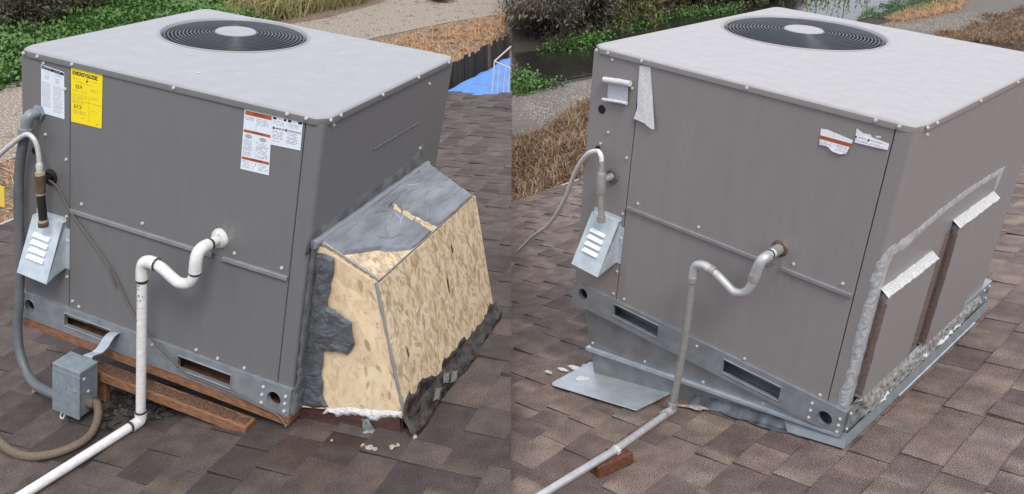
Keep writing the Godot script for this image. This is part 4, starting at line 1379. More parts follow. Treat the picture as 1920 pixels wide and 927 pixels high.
func gas_old():
	var root := thing(0, "gas_pipe", "dark brass tee and black nipple with grey hose, feeding the older unit", "pipe", Vector3(-1.04, 0.35, 0.06))
	var mb := MB.new()
	mb.tube([Vector3(-1.056, 0.471, 0.0), Vector3(-1.042, 0.478, 0.06)], 0.011, 10)
	part(root, "inlet_stub", mb, M.black)
	mb = MB.new()
	mb.tube([Vector3(-1.041, 0.512, 0.06), Vector3(-1.039, 0.500, 0.06)], 0.0165, 14)
	mb.tube([Vector3(-1.0385, 0.44, 0.06), Vector3(-1.038, 0.432, 0.06)], 0.0165, 14)
	mb.tube([Vector3(-1.0270, 0.345, 0.06), Vector3(-1.0268, 0.336, 0.06)], 0.0165, 14)
	part(root, "thread_seal", mb, M.thread)
	mb = MB.new()
	mb.tube([Vector3(-1.039, 0.500, 0.06), Vector3(-1.0385, 0.485, 0.06), Vector3(-1.0383, 0.455, 0.06), Vector3(-1.038, 0.440, 0.06)], [0.0185, 0.0165, 0.0165, 0.0185], 14)
	part(root, "tee", mb, M.brass)
	mb = MB.new()
	mb.tube([Vector3(-1.038, 0.432, 0.06), Vector3(-1.027, 0.345, 0.06)], 0.0145, 12)
	part(root, "nipple", mb, M.black)
	mb = MB.new()
	mb.tube([Vector3(-1.0268, 0.336, 0.06), Vector3(-1.0262, 0.320, 0.06)], 0.0175, 14)
	part(root, "lower_cap", mb, M.brass)
	mb = MB.new()
	mb.tube([Vector3(-1.041, 0.512, 0.06), Vector3(-1.0425, 0.535, 0.06), Vector3(-1.043, 0.545, 0.06)], [0.011, 0.013, 0.009], 8)
	part(root, "hose_nut", mb, M.hose)
	mb = MB.new()
	mb.tube(smooth([Vector3(-1.043, 0.54, 0.06), Vector3(-1.046, 0.571, 0.06), Vector3(-1.056, 0.612, 0.063), Vector3(-1.078, 0.632, 0.067), Vector3(-1.105, 0.625, 0.07), Vector3(-1.173, 0.571, 0.075), Vector3(-1.235, 0.512, 0.08), Vector3(-1.30, 0.44, 0.08), Vector3(-1.36, 0.34, 0.08), Vector3(-1.45, 0.16, 0.08), Vector3(-1.62, -0.2, 0.06), Vector3(-1.72, -0.47, 0.04), Vector3(-1.85, -0.52, 0.03)], 6), 0.0085, 10)
	part(root, "hose", mb, M.hose)
	# the tag on the hose
	mb = MB.new()
	mb.box(Vector3(-1.255, 0.362, 0.088), Vector3(-1.175, 0.437, 0.090))
	lone(0, "yellow_tag", mb, M.tag, "small yellow tag hanging at the left edge beside the grey hose", "tag", Vector3(-1.2, 0.36, 0.09))
	# thin cable from the grommet down over the panel and rail
	mb = MB.new()
	var pts := []
	for p in [[-1.050, 0.478, 0.03], [-1.012, 0.446, 0.012], [-0.954, 0.369, 0.009], [-0.83, 0.264, 0.010], [-0.751, 0.187, 0.009], [-0.681, 0.087, 0.007], [-0.612, 0.026, 0.01], [-0.559, 0.004, 0.02], [-0.462, -0.045, 0.022], [-0.40, -0.078, 0.019], [-0.347, -0.078, 0.02], [-0.213, -0.082, 0.018], [-0.125, -0.094, 0.017], [-0.04, -0.102, 0.016], [0.002, -0.13, 0.02]]:
		pts.append(Vector3(p[0], p[1], p[2]))
	var root2 := thing(0, "cable", "thin dark cable hanging across the front of the older unit from its gas inlet", "cable", Vector3(-0.6, 0.0, 0.02))
	mb.tube(smooth(pts, 5), 0.0034, 7)
	part(root2, "wire", mb, M.cable)
	mb = MB.new()
	for k in 5:
		var c := Vector3(-0.772 + 0.006 * k, 0.206 - 0.011 * k, 0.010)
		mb.tube(smooth([c + Vector3(-0.006, 0.004, 0), c + Vector3(0.003, 0.008, 0.005), c + Vector3(0.007, -0.002, 0.002), c + Vector3(-0.004, -0.006, 0.004)], 4), 0.0022, 5)
	part(root2, "splice_knot", mb, M.cable)


func electrics():
	var root := thing(0, "electrical_conduit", "grey flexible electrical conduit hanging at the left corner of the older unit", "conduit", Vector3(-1.1, -0.2, 0.08))
	var mb := MB.new()
	mb.tube(smooth([Vector3(-1.108, 0.686, 0.0), Vector3(-1.108, 0.687, 0.022), Vector3(-1.109, 0.684, 0.040), Vector3(-1.113, 0.668, 0.046), Vector3(-1.118, 0.640, 0.046)], 6), 0.019, 14)
	part(root, "elbow", mb, M.fitting)
	mb = MB.new()
	mb.lathe(Vector3(-1.108, 0.686, 0.0), Vector3.BACK, [Vector2(0.028, 0.001), Vector2(0.028, 0.009), Vector2(0.021, 0.012)], 6)
	mb.lathe(Vector3(-1.119, 0.632, 0.046), Vector3.UP, [Vector2(0.018, -0.012), Vector2(0.0245, -0.010), Vector2(0.0245, 0.010), Vector2(0.018, 0.014)], 8)
	part(root, "lock_nut", mb, M.fitting)
	mb = MB.new()
	mb.tube(smooth([Vector3(-1.119, 0.635, 0.046), Vector3(-1.135, 0.585, 0.044), Vector3(-1.157, 0.49, 0.042), Vector3(-1.165, 0.33, 0.042), Vector3(-1.158, 0.18, 0.044), Vector3(-1.156, 0.06, 0.050), Vector3(-1.150, -0.01, 0.058), Vector3(-1.152, -0.10, 0.066), Vector3(-1.128, -0.185, 0.08), Vector3(-1.075, -0.25, 0.095), Vector3(-1.01, -0.273, 0.11), Vector3(-0.914, -0.270, 0.12), Vector3(-0.85, -0.262, 0.125)], 8), 0.0165, 14)
	part(root, "sheath", mb, M.conduit)
	# junction box
	root = thing(0, "junction_box", "small grey electrical junction box on the roof beside the older unit's timbers", "junction box", Vector3(-0.80, -0.3, 0.13))
	mb = MB.new()
	mb.box(Vector3(-0.862, -0.277, 0.085), Vector3(-0.742, -0.098, 0.165), 0.003)
	var body := part(root, "body", mb, M.jbox)
	mb = MB.new()
	mb.box(Vector3(-0.865, -0.280, 0.1655), Vector3(-0.739, -0.112, 0.172), 0.002)
	mb.box(Vector3(-0.865, -0.111, 0.09), Vector3(-0.739, -0.094, 0.172), 0.002)
	var lid := part(root, "lid", mb, M.jbox)
	mb = MB.new()                   # a faint scribble stamped on the lid
	var sc := []
	for k in 24:
		sc.append(Vector3(-0.850 + 0.0042 * k, -0.165 - 0.0004 * k + 0.006 * sin(k * 1.5) * (1.0 - k * 0.02), 0.1725))
	mb.tube(sc, 0.0012, 5)
	mb.tube([Vector3(-0.752, -0.17, 0.1725), Vector3(-0.766, -0.158, 0.1725)], 0.0012, 5)
	mb.tube([Vector3(-0.752, -0.17, 0.1725), Vector3(-0.768, -0.183, 0.1725)], 0.0012, 5)
	part(root, "lid_mark", mb, M.fitting, lid)
	mb = MB.new()
	mb.tube(smooth([Vector3(-0.822, -0.279, 0.170), Vector3(-0.826, -0.296, 0.172), Vector3(-0.812, -0.299, 0.173), Vector3(-0.808, -0.283, 0.170)], 5), 0.003, 6)
	part(root, "hasp", mb, M.screw, body)
	for q in [[-0.13, 0.15], [-0.19, 0.13]]:
		add_screw(root, Vector3(-0.7415, q[0], q[1]), Vector3.RIGHT, body)
	# beige flexible conduit leaving the box
	root = thing(0, "flexible_conduit", "beige braided conduit curling from the junction box across the shingles to the left", "conduit", Vector3(-0.7, -0.28, 0.25))
	var pts := []
	for q in [[-0.745, 0.125, 0.065], [-0.715, 0.118, 0.062], [-0.675, 0.15, 0.035], [-0.640, 0.215, 0.016], [-0.640, 0.275, 0.014], [-0.68, 0.335, 0.014], [-0.752, 0.368, 0.014], [-0.84, 0.362, 0.014], [-0.925, 0.335, 0.014], [-1.02, 0.30, 0.014], [-1.2, 0.27, 0.014]]:
		pts.append(Vector3(q[0], roof_y(0, q[0]) + q[2] + 0.006, q[1]))
	mb = MB.new()
	var path := smooth(pts, 14)
	var rad := []
	for i in path.size():
		rad.append(0.0135 + (0.0012 if i % 2 else 0.0))
	mb.tube(path, rad, 12)
	part(root, "sheath", mb, M.flex)
	mb = MB.new()
	mb.tube([Vector3(-0.743, roof_y(0, -0.745) + 0.071, 0.125), Vector3(-0.722, roof_y(0, -0.722) + 0.070, 0.120)], 0.018, 10)
	part(root, "connector", mb, M.flex)
	# bent zinc strap that holds the box to the rail
	mb = MB.new()
	var st := smooth([Vector3(-0.742, -0.035, -0.02), Vector3(-0.742, -0.024, 0.016), Vector3(-0.745, -0.034, 0.040), Vector3(-0.755, -0.062, 0.052), Vector3(-0.772, -0.085, 0.06), Vector3(-0.788, -0.092, 0.075), Vector3(-0.795, -0.10, 0.083), Vector3(-0.797, -0.15, 0.084)], 5)
	for i in range(st.size() - 1, 0, -1):
		pass
	var w := Vector3(0.026, 0.008, 0.004)
	mb.sg = 1
	for i in st.size() - 1:
		mb.quad(st[i] - w, st[i] + w, st[i + 1] + w, st[i + 1] - w)
	mb.sg = 2
	for i in st.size() - 1:
		var d := Vector3(0, -0.002, -0.0015)
		mb.quad(st[i + 1] - w + d, st[i + 1] + w + d, st[i] + w + d, st[i] - w + d)
	mb.sg = -1
	var sroot := thing(0, "metal_strap", "bent shiny zinc strap between the older unit's rail slot and the junction box", "bracket", Vector3(-0.77, -0.15, 0.05))
	part(sroot, "strap", mb, M.zinc_bright)
	add_screw(sroot, Vector3(-0.775, -0.126, 0.0855), Vector3.BACK)
	# a dead leaf and dark litter
	mb = MB.new()
	for k in 5:
		var a := Vector3(-1.115 + rng.randf_range(-0.02, 0.02), roof_y(0, -1.115) + 0.014, 0.03 + rng.randf_range(-0.015, 0.015))
		mb.quad(a, a + Vector3(0.018, 0.006, 0.012), a + Vector3(0.03, 0.012, -0.004), a + Vector3(0.010, 0.010, -0.014))
	lone(0, "dead_leaf", mb, M.leaf_dead, "orange-brown dead leaf on the shingles left of the junction box", "leaf", Vector3(-1.11, roof_y(0, -1.11), 0.03))
	mb = MB.new()
	for k in 160:
		var x := rng.randfn(-0.62, 0.075)
		var z := rng.randfn(0.03, 0.05)
		var s := rng.randf_range(0.006, 0.022)
		var a := Vector3(x, roof_y(0, x) + 0.013, z)
		var e := Vector3(cos(k), 0.1, sin(k * 1.0)) * s
		var f := Vector3(-sin(k * 1.0), 0.2, cos(k)) * s * 0.4
		mb.col = Color(0.012, 0.011, 0.010).lerp(Color(0.07, 0.055, 0.045), pow(rng.randf(), 3))
		mb.quad(a - e - f, a + e - f, a + e + f + Vector3(0, 0.005, 0), a - e + f)
	var lit := lone(0, "litter", mb, M.foliage, "dark rotted leaf litter caught on the roof between junction box and drain pipe", "leaf litter", Vector3(-0.62, roof_y(0, -0.62), 0.03))
	lit.set_meta("kind", "stuff")


# ------------------------------------------------------------------ beside the new unit
func curb():
	var root := thing(1, "roof_curb", "wedge-shaped zinc curb between the newer unit and the sloping shingles, with a flat apron", "roof curb", Vector3(-0.55, -0.3, -0.6))
	var zf := -0.012
	var mb := MB.new()
	# upper skirt, lapped over the lower one along a sloping fold
	mb.slab(Vector3(-1.085, -0.272, zf), Vector3(0.006, -0.098, zf), Vector3(0.006, -0.094, zf), Vector3(-1.128, -0.094, zf), 0.006)
	part(root, "upper_skirt", mb, M.zinc_dull)
	mb = MB.new()
	mb.slab(Vector3(-1.045, roof_y(1, -1.045) - 0.01, zf - 0.004), Vector3(0.02, roof_y(1, 0.02) - 0.01, zf - 0.004), Vector3(0.008, -0.098, zf - 0.004), Vector3(-1.08, -0.270, zf - 0.004), 0.004)
	part(root, "lower_skirt", mb, M.zinc_dull)
	mb = MB.new()
	mb.slab(Vector3(-1.092, -0.279, -0.03), Vector3(0.010, -0.092, -0.03), Vector3(0.010, -0.092, 0.012), Vector3(-1.092, -0.279, 0.012), 0.003)
	mb.slab(Vector3(-1.092, -0.294, 0.010), Vector3(0.008, -0.102, 0.010), Vector3(0.010, -0.090, 0.012), Vector3(-1.092, -0.277, 0.012), 0.002)
	part(root, "folded_seam", mb, M.zinc_bright)
	for x in [-1.07, -0.80, -0.53, -0.28]:
		add_screw(root, Vector3(x, -0.27 + (x + 1.085) * 0.16 + 0.012, zf + 0.006), Vector3.BACK)
	mb = MB.new()
	mb.slab(Vector3(-1.045, roof_y(1, -1.045) - 0.01, -1.38), Vector3(-1.045, roof_y(1, -1.045) - 0.01, zf - 0.003), Vector3(-1.128, -0.094, zf - 0.003), Vector3(-1.128, -0.094, -1.38), 0.003)
	mb.slab(Vector3(0.02, roof_y(1, 0.02) - 0.01, -1.38), Vector3(-1.045, roof_y(1, -1.045) - 0.01, -1.38), Vector3(-1.12, -0.10, -1.38), Vector3(0.0, -0.10, -1.38), 0.003)
	mb.slab(Vector3(0.012, roof_y(1, 0.012) - 0.01, zf), Vector3(0.012, roof_y(1, 0.012) - 0.01, -1.41), Vector3(0.004, -0.094, -1.41), Vector3(0.004, -0.094, zf), 0.004)
	part(root, "side_skirt", mb, M.zinc_dull)
	# bright flashing along the side
	mb = MB.new()
	var y0 := roof_y(1, 0.02) + 0.010
	mb.slab(Vector3(0.036, y0 + 0.002, 0.028), Vector3(0.036, y0 + 0.002, -1.36), Vector3(0.018, -0.098, -1.40), Vector3(0.018, -0.100, 0.0), 0.003)
	part(root, "side_flashing", mb, M.zinc_dark)
	mb = MB.new()
	mb.tube([Vector3(0.038, y0 + 0.003, -0.42), Vector3(0.038, y0 + 0.003, -1.2)], 0.004, 6)
	part(root, "flashing_edge", mb, M.zinc_bright)
	mb = MB.new()
	mb.slab(Vector3(-0.16, roof_y(1, -0.16) + 0.013, 0.022), Vector3(0.042, roof_y(1, 0.042) + 0.013, 0.03), Vector3(0.03, roof_y(1, 0.03) + 0.05, -0.012), Vector3(-0.20, roof_y(1, -0.20) + 0.05, -0.012), 0.003)
	part(root, "corner_flashing", mb, M.zinc_dark)
	# flat apron on the shingles
	mb = MB.new()
	var s := S_NEW
	var e1 := Vector3(1, s, 0)
	var o := Vector3(0, Y_NEW + 0.018, 0)
	var poly := PackedVector2Array()
	for k in 7:
		var a := PI / 2 * k / 6.0
		poly.append(Vector2(-1.115 - 0.03 * sin(a), 0.140 + 0.03 * cos(a)))
	for p in [[-1.138, -0.09], [-1.06, -0.09], [-1.045, -0.014], [-0.665, -0.014], [-0.675, 0.06], [-0.695, 0.17]]:
		poly.append(Vector2(p[0], p[1]))
	mb.prism(poly, o, e1, Vector3.BACK, Vector3(0, 0.0025, 0))
	part(root, "apron", mb, M.apron)
	mb = MB.new()
	mb.tube([Vector3(-1.115, Y_NEW - 1.115 * s + 0.020, 0.169), Vector3(-0.695, Y_NEW - 0.695 * s + 0.020, 0.169)], 0.0028, 6)
	part(root, "apron_edge", mb, M.zinc_bright)
	# dark sealant between apron and corner, chalk marks on the apron
	mb = MB.new()
	mb.coat(ragged([Vector2(-0.57, 0.03), Vector2(-0.45, 0.014), Vector2(-0.3, 0.025), Vector2(-0.2, 0.035), Vector2(-0.1, 0.026), Vector2(-0.1, -0.012), Vector2(-0.56, -0.012)], 0.006), func(x, y, h): return Vector3(x, roof_y(1, x) + 0.014 + h + maxf(0.0, 0.012 - y) * 1.5, y), 0.008, 0.0015, 0.002, noise, 25, [Color(0.035, 0.04, 0.048), Color(0.15, 0.17, 0.19)])
	part(root, "dark_sealant", mb, M.mastic)
	mb = MB.new()
	mb.coat(ragged([Vector2(-0.60, 0.05), Vector2(-0.53, 0.012), Vector2(-0.47, 0.015), Vector2(-0.50, 0.045)], 0.006), func(x, y, h): return Vector3(x, roof_y(1, x) + 0.016 + h, y), 0.007, 0.003, 0.008, noise, 70, [Color(0.20, 0.18, 0.15), Color(0.44, 0.41, 0.36)])
	part(root, "pale_sealant", mb, M.mastic)
	for q in [[-1.065, 0.06, 0.022], [-1.045, 0.052, 0.018], [-1.075, 0.052, 0.012]]:
		mb = MB.new()
		mb.lathe(Vector3(q[0], roof_y(1, q[0]) + 0.0208, q[1]), Vector3(-s, 1, 0), [Vector2(q[2], 0), Vector2(0, 0.002)], 7)
		part(root, "chalk_mark", mb, M.white_coat)


func drain_new():
	var root := thing(1, "drain_pipe", "silver grey drain pipe with a trap, running from the newer unit past a block", "pipe", Vector3(-0.58, -0.28, 0.1))
	var r := 0.0135
	var mb := MB.new()
	mb.tube([Vector3(-0.332, 0.475, 0.005), Vector3(-0.332, 0.474, 0.045)], 0.019, 14)
	part(root, "outlet_coupling", mb, M.pipe_grey)
	mb = MB.new()
	mb.tube([Vector3(-0.332, 0.474, 0.03), Vector3(-0.334, 0.470, 0.085)], 0.0155, 14)
	part(root, "outlet_stub", mb, M.pvc)
	mb = MB.new()
	mb.lathe(Vector3(-0.333, 0.472, 0.060), Vector3.BACK, [Vector2(0.016, -0.004), Vector2(0.0172, -0.003), Vector2(0.0172, 0.003), Vector2(0.016, 0.004)], 14)
	part(root, "cement_ring", mb, M.pvc_mark)
	mb = MB.new()
	mb.tube(smooth([Vector3(-0.333, 0.471, 0.07), Vector3(-0.334, 0.470, 0.088), Vector3(-0.339, 0.460, 0.100), Vector3(-0.345, 0.435, 0.102), Vector3(-0.353, 0.392, 0.100)], 6), 0.0185, 14)
	part(root, "elbow", mb, M.pipe_white)
	mb = MB.new()
	mb.tube(smooth([Vector3(-0.351, 0.40, 0.1), Vector3(-0.358, 0.362, 0.1), Vector3(-0.378, 0.325, 0.1), Vector3(-0.415, 0.312, 0.1), Vector3(-0.452, 0.328, 0.1), Vector3(-0.49, 0.347, 0.1), Vector3(-0.53, 0.357, 0.1), Vector3(-0.56, 0.354, 0.1)], 6), 0.0152, 14)
	part(root, "trap_bend", mb, M.pipe_white)
	mb = MB.new()
	mb.tube(smooth([Vector3(-0.505, 0.353, 0.1), Vector3(-0.545, 0.360, 0.1), Vector3(-0.573, 0.348, 0.1), Vector3(-0.580, 0.318, 0.1), Vector3(-0.579, 0.292, 0.1)], 6), 0.0172, 14)
	part(root, "elbow", mb, M.pipe_white)
	mb = MB.new()
	mb.tube([Vector3(-0.579, 0.30, 0.1), Vector3(-0.573, 0.03, 0.1), Vector3(-0.586, -0.278, 0.094)], r, 14)
	part(root, "down_pipe", mb, M.pipe_grey)
	mb = MB.new()
	mb.tube([Vector3(-0.585, -0.25, 0.094), Vector3(-0.586, -0.283, 0.094)], 0.0175, 14)
	mb.tube(smooth([Vector3(-0.586, -0.27, 0.094), Vector3(-0.587, -0.283, 0.10), Vector3(-0.588, -0.280, 0.125), Vector3(-0.589, -0.279, 0.15)], 4), 0.0165, 14)
	part(root, "elbow", mb, M.pipe_white)
	mb = MB.new()
	mb.tube([Vector3(-0.586, -0.281, 0.12), Vector3(-0.549, -0.229, 0.505), Vector3(-0.575, -0.236, 0.83), Vector3(-0.61, -0.245, 1.3)], r, 14)
	part(root, "roof_run", mb, M.pipe_white)
	mb = MB.new()
	mb.lathe(Vector3(-0.5505, -0.2315, 0.49), Vector3(-0.1, 0.05, 0.99), [Vector2(0.0138, -0.006), Vector2(0.0165, -0.006), Vector2(0.0165, 0.006), Vector2(0.0138, 0.006)], 16)
	mb.box(Vector3(-0.538, -0.244, 0.482), Vector3(-0.530, -0.222, 0.498), 0.001)
	mb.box(Vector3(-0.538, -0.247, 0.482), Vector3(-0.512, -0.242, 0.498), 0.001)
	part(root, "pipe_clamp", mb, M.screw)
	for q in [[Vector3(-0.3535, 0.392, 0.1), Vector3.UP, 0.0195], [Vector3(-0.510, 0.3545, 0.1), Vector3(0.98, -0.15, 0), 0.0188], [Vector3(-0.579, 0.292, 0.1), Vector3.UP, 0.0182], [Vector3(-0.586, -0.256, 0.094), Vector3.UP, 0.0185], [Vector3(-0.586, -0.2805, 0.146), Vector3(0.02, 0.02, 1), 0.0178]]:
		mb = MB.new()
		mb.lathe(q[0], q[1], [Vector2(q[2] - 0.004, -0.011), Vector2(q[2], -0.010), Vector2(q[2], 0.010), Vector2(q[2] - 0.004, 0.011)], 16)
		part(root, "socket", mb, M.pipe_grey)
	# the block under it
	mb = MB.new()
	var t := Transform3D(Basis(Vector3(0, 0, 1), atan(S_NEW)) * Basis(Vector3.UP, -0.27), Vector3(-0.541, roof_y(1, -0.541) + 0.024, 0.52))
	mb.box(Vector3(-0.031, -0.024, -0.075), Vector3(0.031, 0.022, 0.075), 0.004, t)
	for i in mb.v.size():
		mb.v[i] += Vector3(noise.get_noise_3dv(mb.v[i] * 1500), noise.get_noise_3dv(mb.v[i] * 1500 + Vector3(3, 3, 3)), 0) * 0.002
	lone(1, "wood_block", mb, M.block, "short reddish-brown wood block lying on the shingles under the metal drain pipe", "block", Vector3(-0.541, roof_y(1, -0.541), 0.52))


func gas_new():
	var root := thing(1, "gas_pipe", "pale grey tee and nipple with white hose, feeding the newer unit above its vent cover", "pipe", Vector3(-1.04, 0.36, 0.06))
	var mb := MB.new()
	mb.tube([Vector3(-1.048, 0.512, 0.003), Vector3(-1.052, 0.505, 0.06)], [0.016, 0.012], 12)
	part(root, "inlet_stub", mb, M.pipe_grey)
	mb = MB.new()
	mb.tube([Vector3(-1.056, 0.540, 0.06), Vector3(-1.0555, 0.528, 0.06), Vector3(-1.053, 0.49, 0.06), Vector3(-1.051, 0.476, 0.06), Vector3(-1.051, 0.455, 0.06)], [0.0165, 0.0195, 0.0185, 0.0195, 0.0165], 14)
	part(root, "tee", mb, M.pipe_grey)
	mb = MB.new()
	mb.tube([Vector3(-1.051, 0.457, 0.06), Vector3(-1.036, 0.36, 0.06)], 0.0125, 12)
	part(root, "nipple", mb, M.pipe_grey)
	mb = MB.new()
	mb.tube([Vector3(-1.037, 0.365, 0.06), Vector3(-1.0355, 0.340, 0.06)], 0.0175, 12)
	part(root, "lower_cap", mb, M.pipe_grey)
	mb = MB.new()
	mb.tube([Vector3(-1.056, 0.535, 0.06), Vector3(-1.058, 0.56, 0.06), Vector3(-1.059, 0.585, 0.06)], [0.013, 0.0125, 0.009], 8)
	part(root, "hose_nut", mb, M.pipe_grey)
	mb = MB.new()
	mb.tube(smooth([Vector3(-1.058, 0.57, 0.06), Vector3(-1.062, 0.592, 0.06), Vector3(-1.070, 0.606, 0.058), Vector3(-1.100, 0.607, 0.042), Vector3(-1.158, 0.573, 0.029), Vector3(-1.251, 0.466, -0.026), Vector3(-1.364, 0.290, -0.106), Vector3(-1.487, 0.143, -0.197), Vector3(-1.637, -0.005, -0.308), Vector3(-1.879, -0.199, -0.483), Vector3(-2.147, -0.433, -0.684), Vector3(-2.325, -0.600, -0.786), Vector3(-2.446, -0.717, -0.821)], 6), 0.0092, 10)
	part(root, "hose", mb, M.hose_white)
	# scraps of old sealant on the shingles
	for q in [[-1.235, 0.075, 0.018, 0.008, "leftmost and lowest"], [-1.20, 0.02, 0.020, 0.006, "second from the left"], [-1.165, -0.02, 0.026, 0.006, "largest"], [-1.13, -0.06, 0.02, 0.005, "rightmost"]]:
		mb = MB.new()
		mb.lathe(Vector3.ZERO, Vector3.UP, [Vector2(q[2], 0), Vector2(q[2] * 0.75, q[3]), Vector2(0, q[3] * 1.2)], 8)
		for i in mb.v.size():
			mb.v[i] = Vector3(mb.v[i].x * 1.4, mb.v[i].y, mb.v[i].z * 0.6) * (1.0 + 0.5 * noise.get_noise_3dv(mb.v[i] * 3000 + Vector3(q[0], q[1], 0) * 500))
			mb.v[i] += Vector3(q[0], roof_y(1, q[0]) + 0.012 + mb.v[i].x * S_NEW, q[1])
		lone(1, "sealant_scrap", mb, M.white_coat, "whitish scrap of sealant left of the zinc apron, %s of the four" % q[4], "scrap", Vector3(q[0], roof_y(1, q[0]), q[1]), "sealant scraps by the apron")


# ------------------------------------------------------------------ the two shingle roofs
func clip_seam(poly: Array, f: int) -> Array:      # keep what lies on this roof's side of the step between the roofs
	var val := func(p): 
		var x: float = world_of(f, roof(f, p.x, p.y, 0)).x
		return -x - 0.004 if f == 0 else x + 0.07
	var out := []
	for i in poly.size():
		var a: Vector2 = poly[i]
		var b: Vector2 = poly[(i + 1) % poly.size()]
		var va: float = val.call(a)
		var vb: float = val.call(b)
		if va >= 0:
			out.append(a)
		if (va >= 0) != (vb >= 0):
			out.append(a.lerp(b, va / (va - vb)))
	return out


func segment_in_box(a: Vector3, b: Vector3, lo: Vector3, hi: Vector3) -> bool:
	return AABB(lo, hi - lo).intersects_segment(a, b) != null


func shingle_roof(f: int, label: String, a0: float, a1: float, b0: float, b1: float, E: float, phase: float, cam: Transform3D):
	var root := thing(f, "shingle_roof", label, "roof", Vector3(0, Y_OLD if f == 0 else Y_NEW, 0))
	var outline := clip_seam([Vector2(a0, b0), Vector2(a1, b0), Vector2(a1, b1), Vector2(a0, b1)], f)
	var mb := MB.new()
	var o := roof(f, 0, 0, -0.035)
	var ea := roof(f, 1, 0, -0.035) - o
	var nn := roof(f, 0, 0, -0.0012) - o
	var pv := PackedVector2Array()
	for p in outline:
		pv.append(p)
	mb.prism(pv, o, ea, Vector3.BACK, nn)
	part(root, "roof_deck", mb, M.deck)
	mb = MB.new()
	var eave := clip_seam([Vector2(a1 - 0.02, b0), Vector2(a1 + 0.015, b0), Vector2(a1 + 0.015, b1), Vector2(a1 - 0.02, b1)], f)
	pv = PackedVector2Array()
	for p in eave:
		pv.append(p)
	mb.prism(pv, o, ea, Vector3.BACK, nn * 1.25)
	part(root, "drip_edge", mb, M.drip)
	mb = MB.new()
	var fa := clip_seam([Vector2(a1 - 0.05, b0), Vector2(a1 - 0.025, b0), Vector2(a1 - 0.025, b1), Vector2(a1 - 0.05, b1)], f)
	pv = PackedVector2Array()
	for p in fa:
		pv.append(p)
	mb.prism(pv, o - nn * 4.5, ea, Vector3.BACK, nn * 4.4)
	part(root, "fascia", mb, M.fascia)
	# the tabs
	var tones := [Color(0.660, 0.475, 0.423), Color(0.757, 0.565, 0.492), Color(0.836, 0.625, 0.537), Color(0.579, 0.427, 0.386), Color(0.901, 0.652, 0.552)]
	var tans := [Color(1.127, 0.841, 0.662), Color(1.004, 0.756, 0.624), Color(0.923, 0.712, 0.635)]
	var lift := 1.0
	if f == 0:
		tones = [Color(0.346, 0.264, 0.244), Color(0.412, 0.317, 0.287), Color(0.464, 0.361, 0.324), Color(0.287, 0.225, 0.208), Color(0.495, 0.377, 0.331)]
		tans = [Color(0.586, 0.434, 0.342), Color(0.525, 0.398, 0.342), Color(0.455, 0.349, 0.326)]
	var tabs := []
	var eye: Vector3 = FB[f].inverse() * (cam.origin - FO[f])
	eye = FW[f].inverse() * eye
	var D := D_OLD if f == 0 else D_NEW
	var H := H_OLD if f == 0 else H_NEW
	var rows := int((a1 - a0) / E)
	for i in rows + 1:
		var butt := a1 - i * E + phase * 0.0
		var top := butt - E - 0.014
		var b := b0 - rng.randf() * 0.2
		var proud := rng.randf() < 0.5
		while b < b1:
			var w := rng.randf_range(0.10, 0.225)
			proud = not proud if rng.randf() < 0.85 else proud
			var poly := [Vector2(maxf(top, a0), b + 0.0012), Vector2(butt, b + 0.0012), Vector2(butt, b + w - 0.0012), Vector2(maxf(top, a0), b + w - 0.0012)]
			var full := poly
			poly = clip_seam(poly, f)
			if poly.size() >= 3:
				var t := rng.randf_range(0.0095, 0.0125) if proud else rng.randf_range(0.005, 0.0065)
				var tilt := rng.randf_range(-0.0015, 0.0015)
				if rng.randf() < 0.03:
					tilt = 0.006
				tabs.append({"p": poly, "t": t, "tilt": tilt, "whole": poly.size() == 4 and poly[0] == full[0] and poly[2] == full[2] and poly[1] == full[1] and poly[3] == full[3], "b": b, "w": w, "a": butt, "top": top})
			b += w
	# the 300 that show largest are separate parts
	var inv := cam.affine_inverse()
	for tb in tabs:
		var mid: Vector2 = (tb.p[0] + tb.p[1] + tb.p[2]) / 3.0 if not tb.whole else (tb.p[0] + tb.p[2]) / 2.0
		var loc := roof(f, mid.x, mid.y, 0.01)
		var q := inv * world_of(f, loc)
		var sx := q.x / -q.z
		var sy := q.y / -q.z
		var seen: bool = q.z < -0.3 and absf(sx) < 0.61 and absf(sy) < 0.30 and not segment_in_box(eye, loc, Vector3(-W0, -0.12, -D), Vector3(0.0, H, 0))
		tb.size = (tb.w * E / (q.z * q.z) * absf(q.normalized().dot(inv.basis * (FB[f] * Vector3.UP)))) if seen else 0.0
	tabs.sort_custom(func(x, y): return x.size > y.size)
	var rest := MB.new()
	for n in tabs.size():
		var tb = tabs[n]
		var one: MB = MB.new() if n < 300 else rest
		var patch := noise.get_noise_2d(tb.a * 25.0 + f * 300.0, tb.b * 25.0)
		var soak := 1.0
		var rusty := 0.0
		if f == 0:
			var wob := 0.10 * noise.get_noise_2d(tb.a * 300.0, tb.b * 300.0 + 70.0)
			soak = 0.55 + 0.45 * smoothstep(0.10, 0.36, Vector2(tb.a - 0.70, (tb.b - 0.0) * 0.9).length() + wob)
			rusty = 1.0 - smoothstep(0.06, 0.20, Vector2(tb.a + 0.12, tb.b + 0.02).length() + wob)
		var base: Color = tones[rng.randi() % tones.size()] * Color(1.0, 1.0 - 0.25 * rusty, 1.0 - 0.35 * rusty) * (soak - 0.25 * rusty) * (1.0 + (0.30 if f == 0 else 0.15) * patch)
		var rise := func(p: Vector2, low: bool) -> Vector3:
			var k: float = (p.x - tb.top) / (tb.a - tb.top)
			var h: float = -0.001 if low else (0.0005 + tb.t * k + tb.tilt * k * (p.y - tb.b) / tb.w)
			return roof(f, p.x, p.y, h)
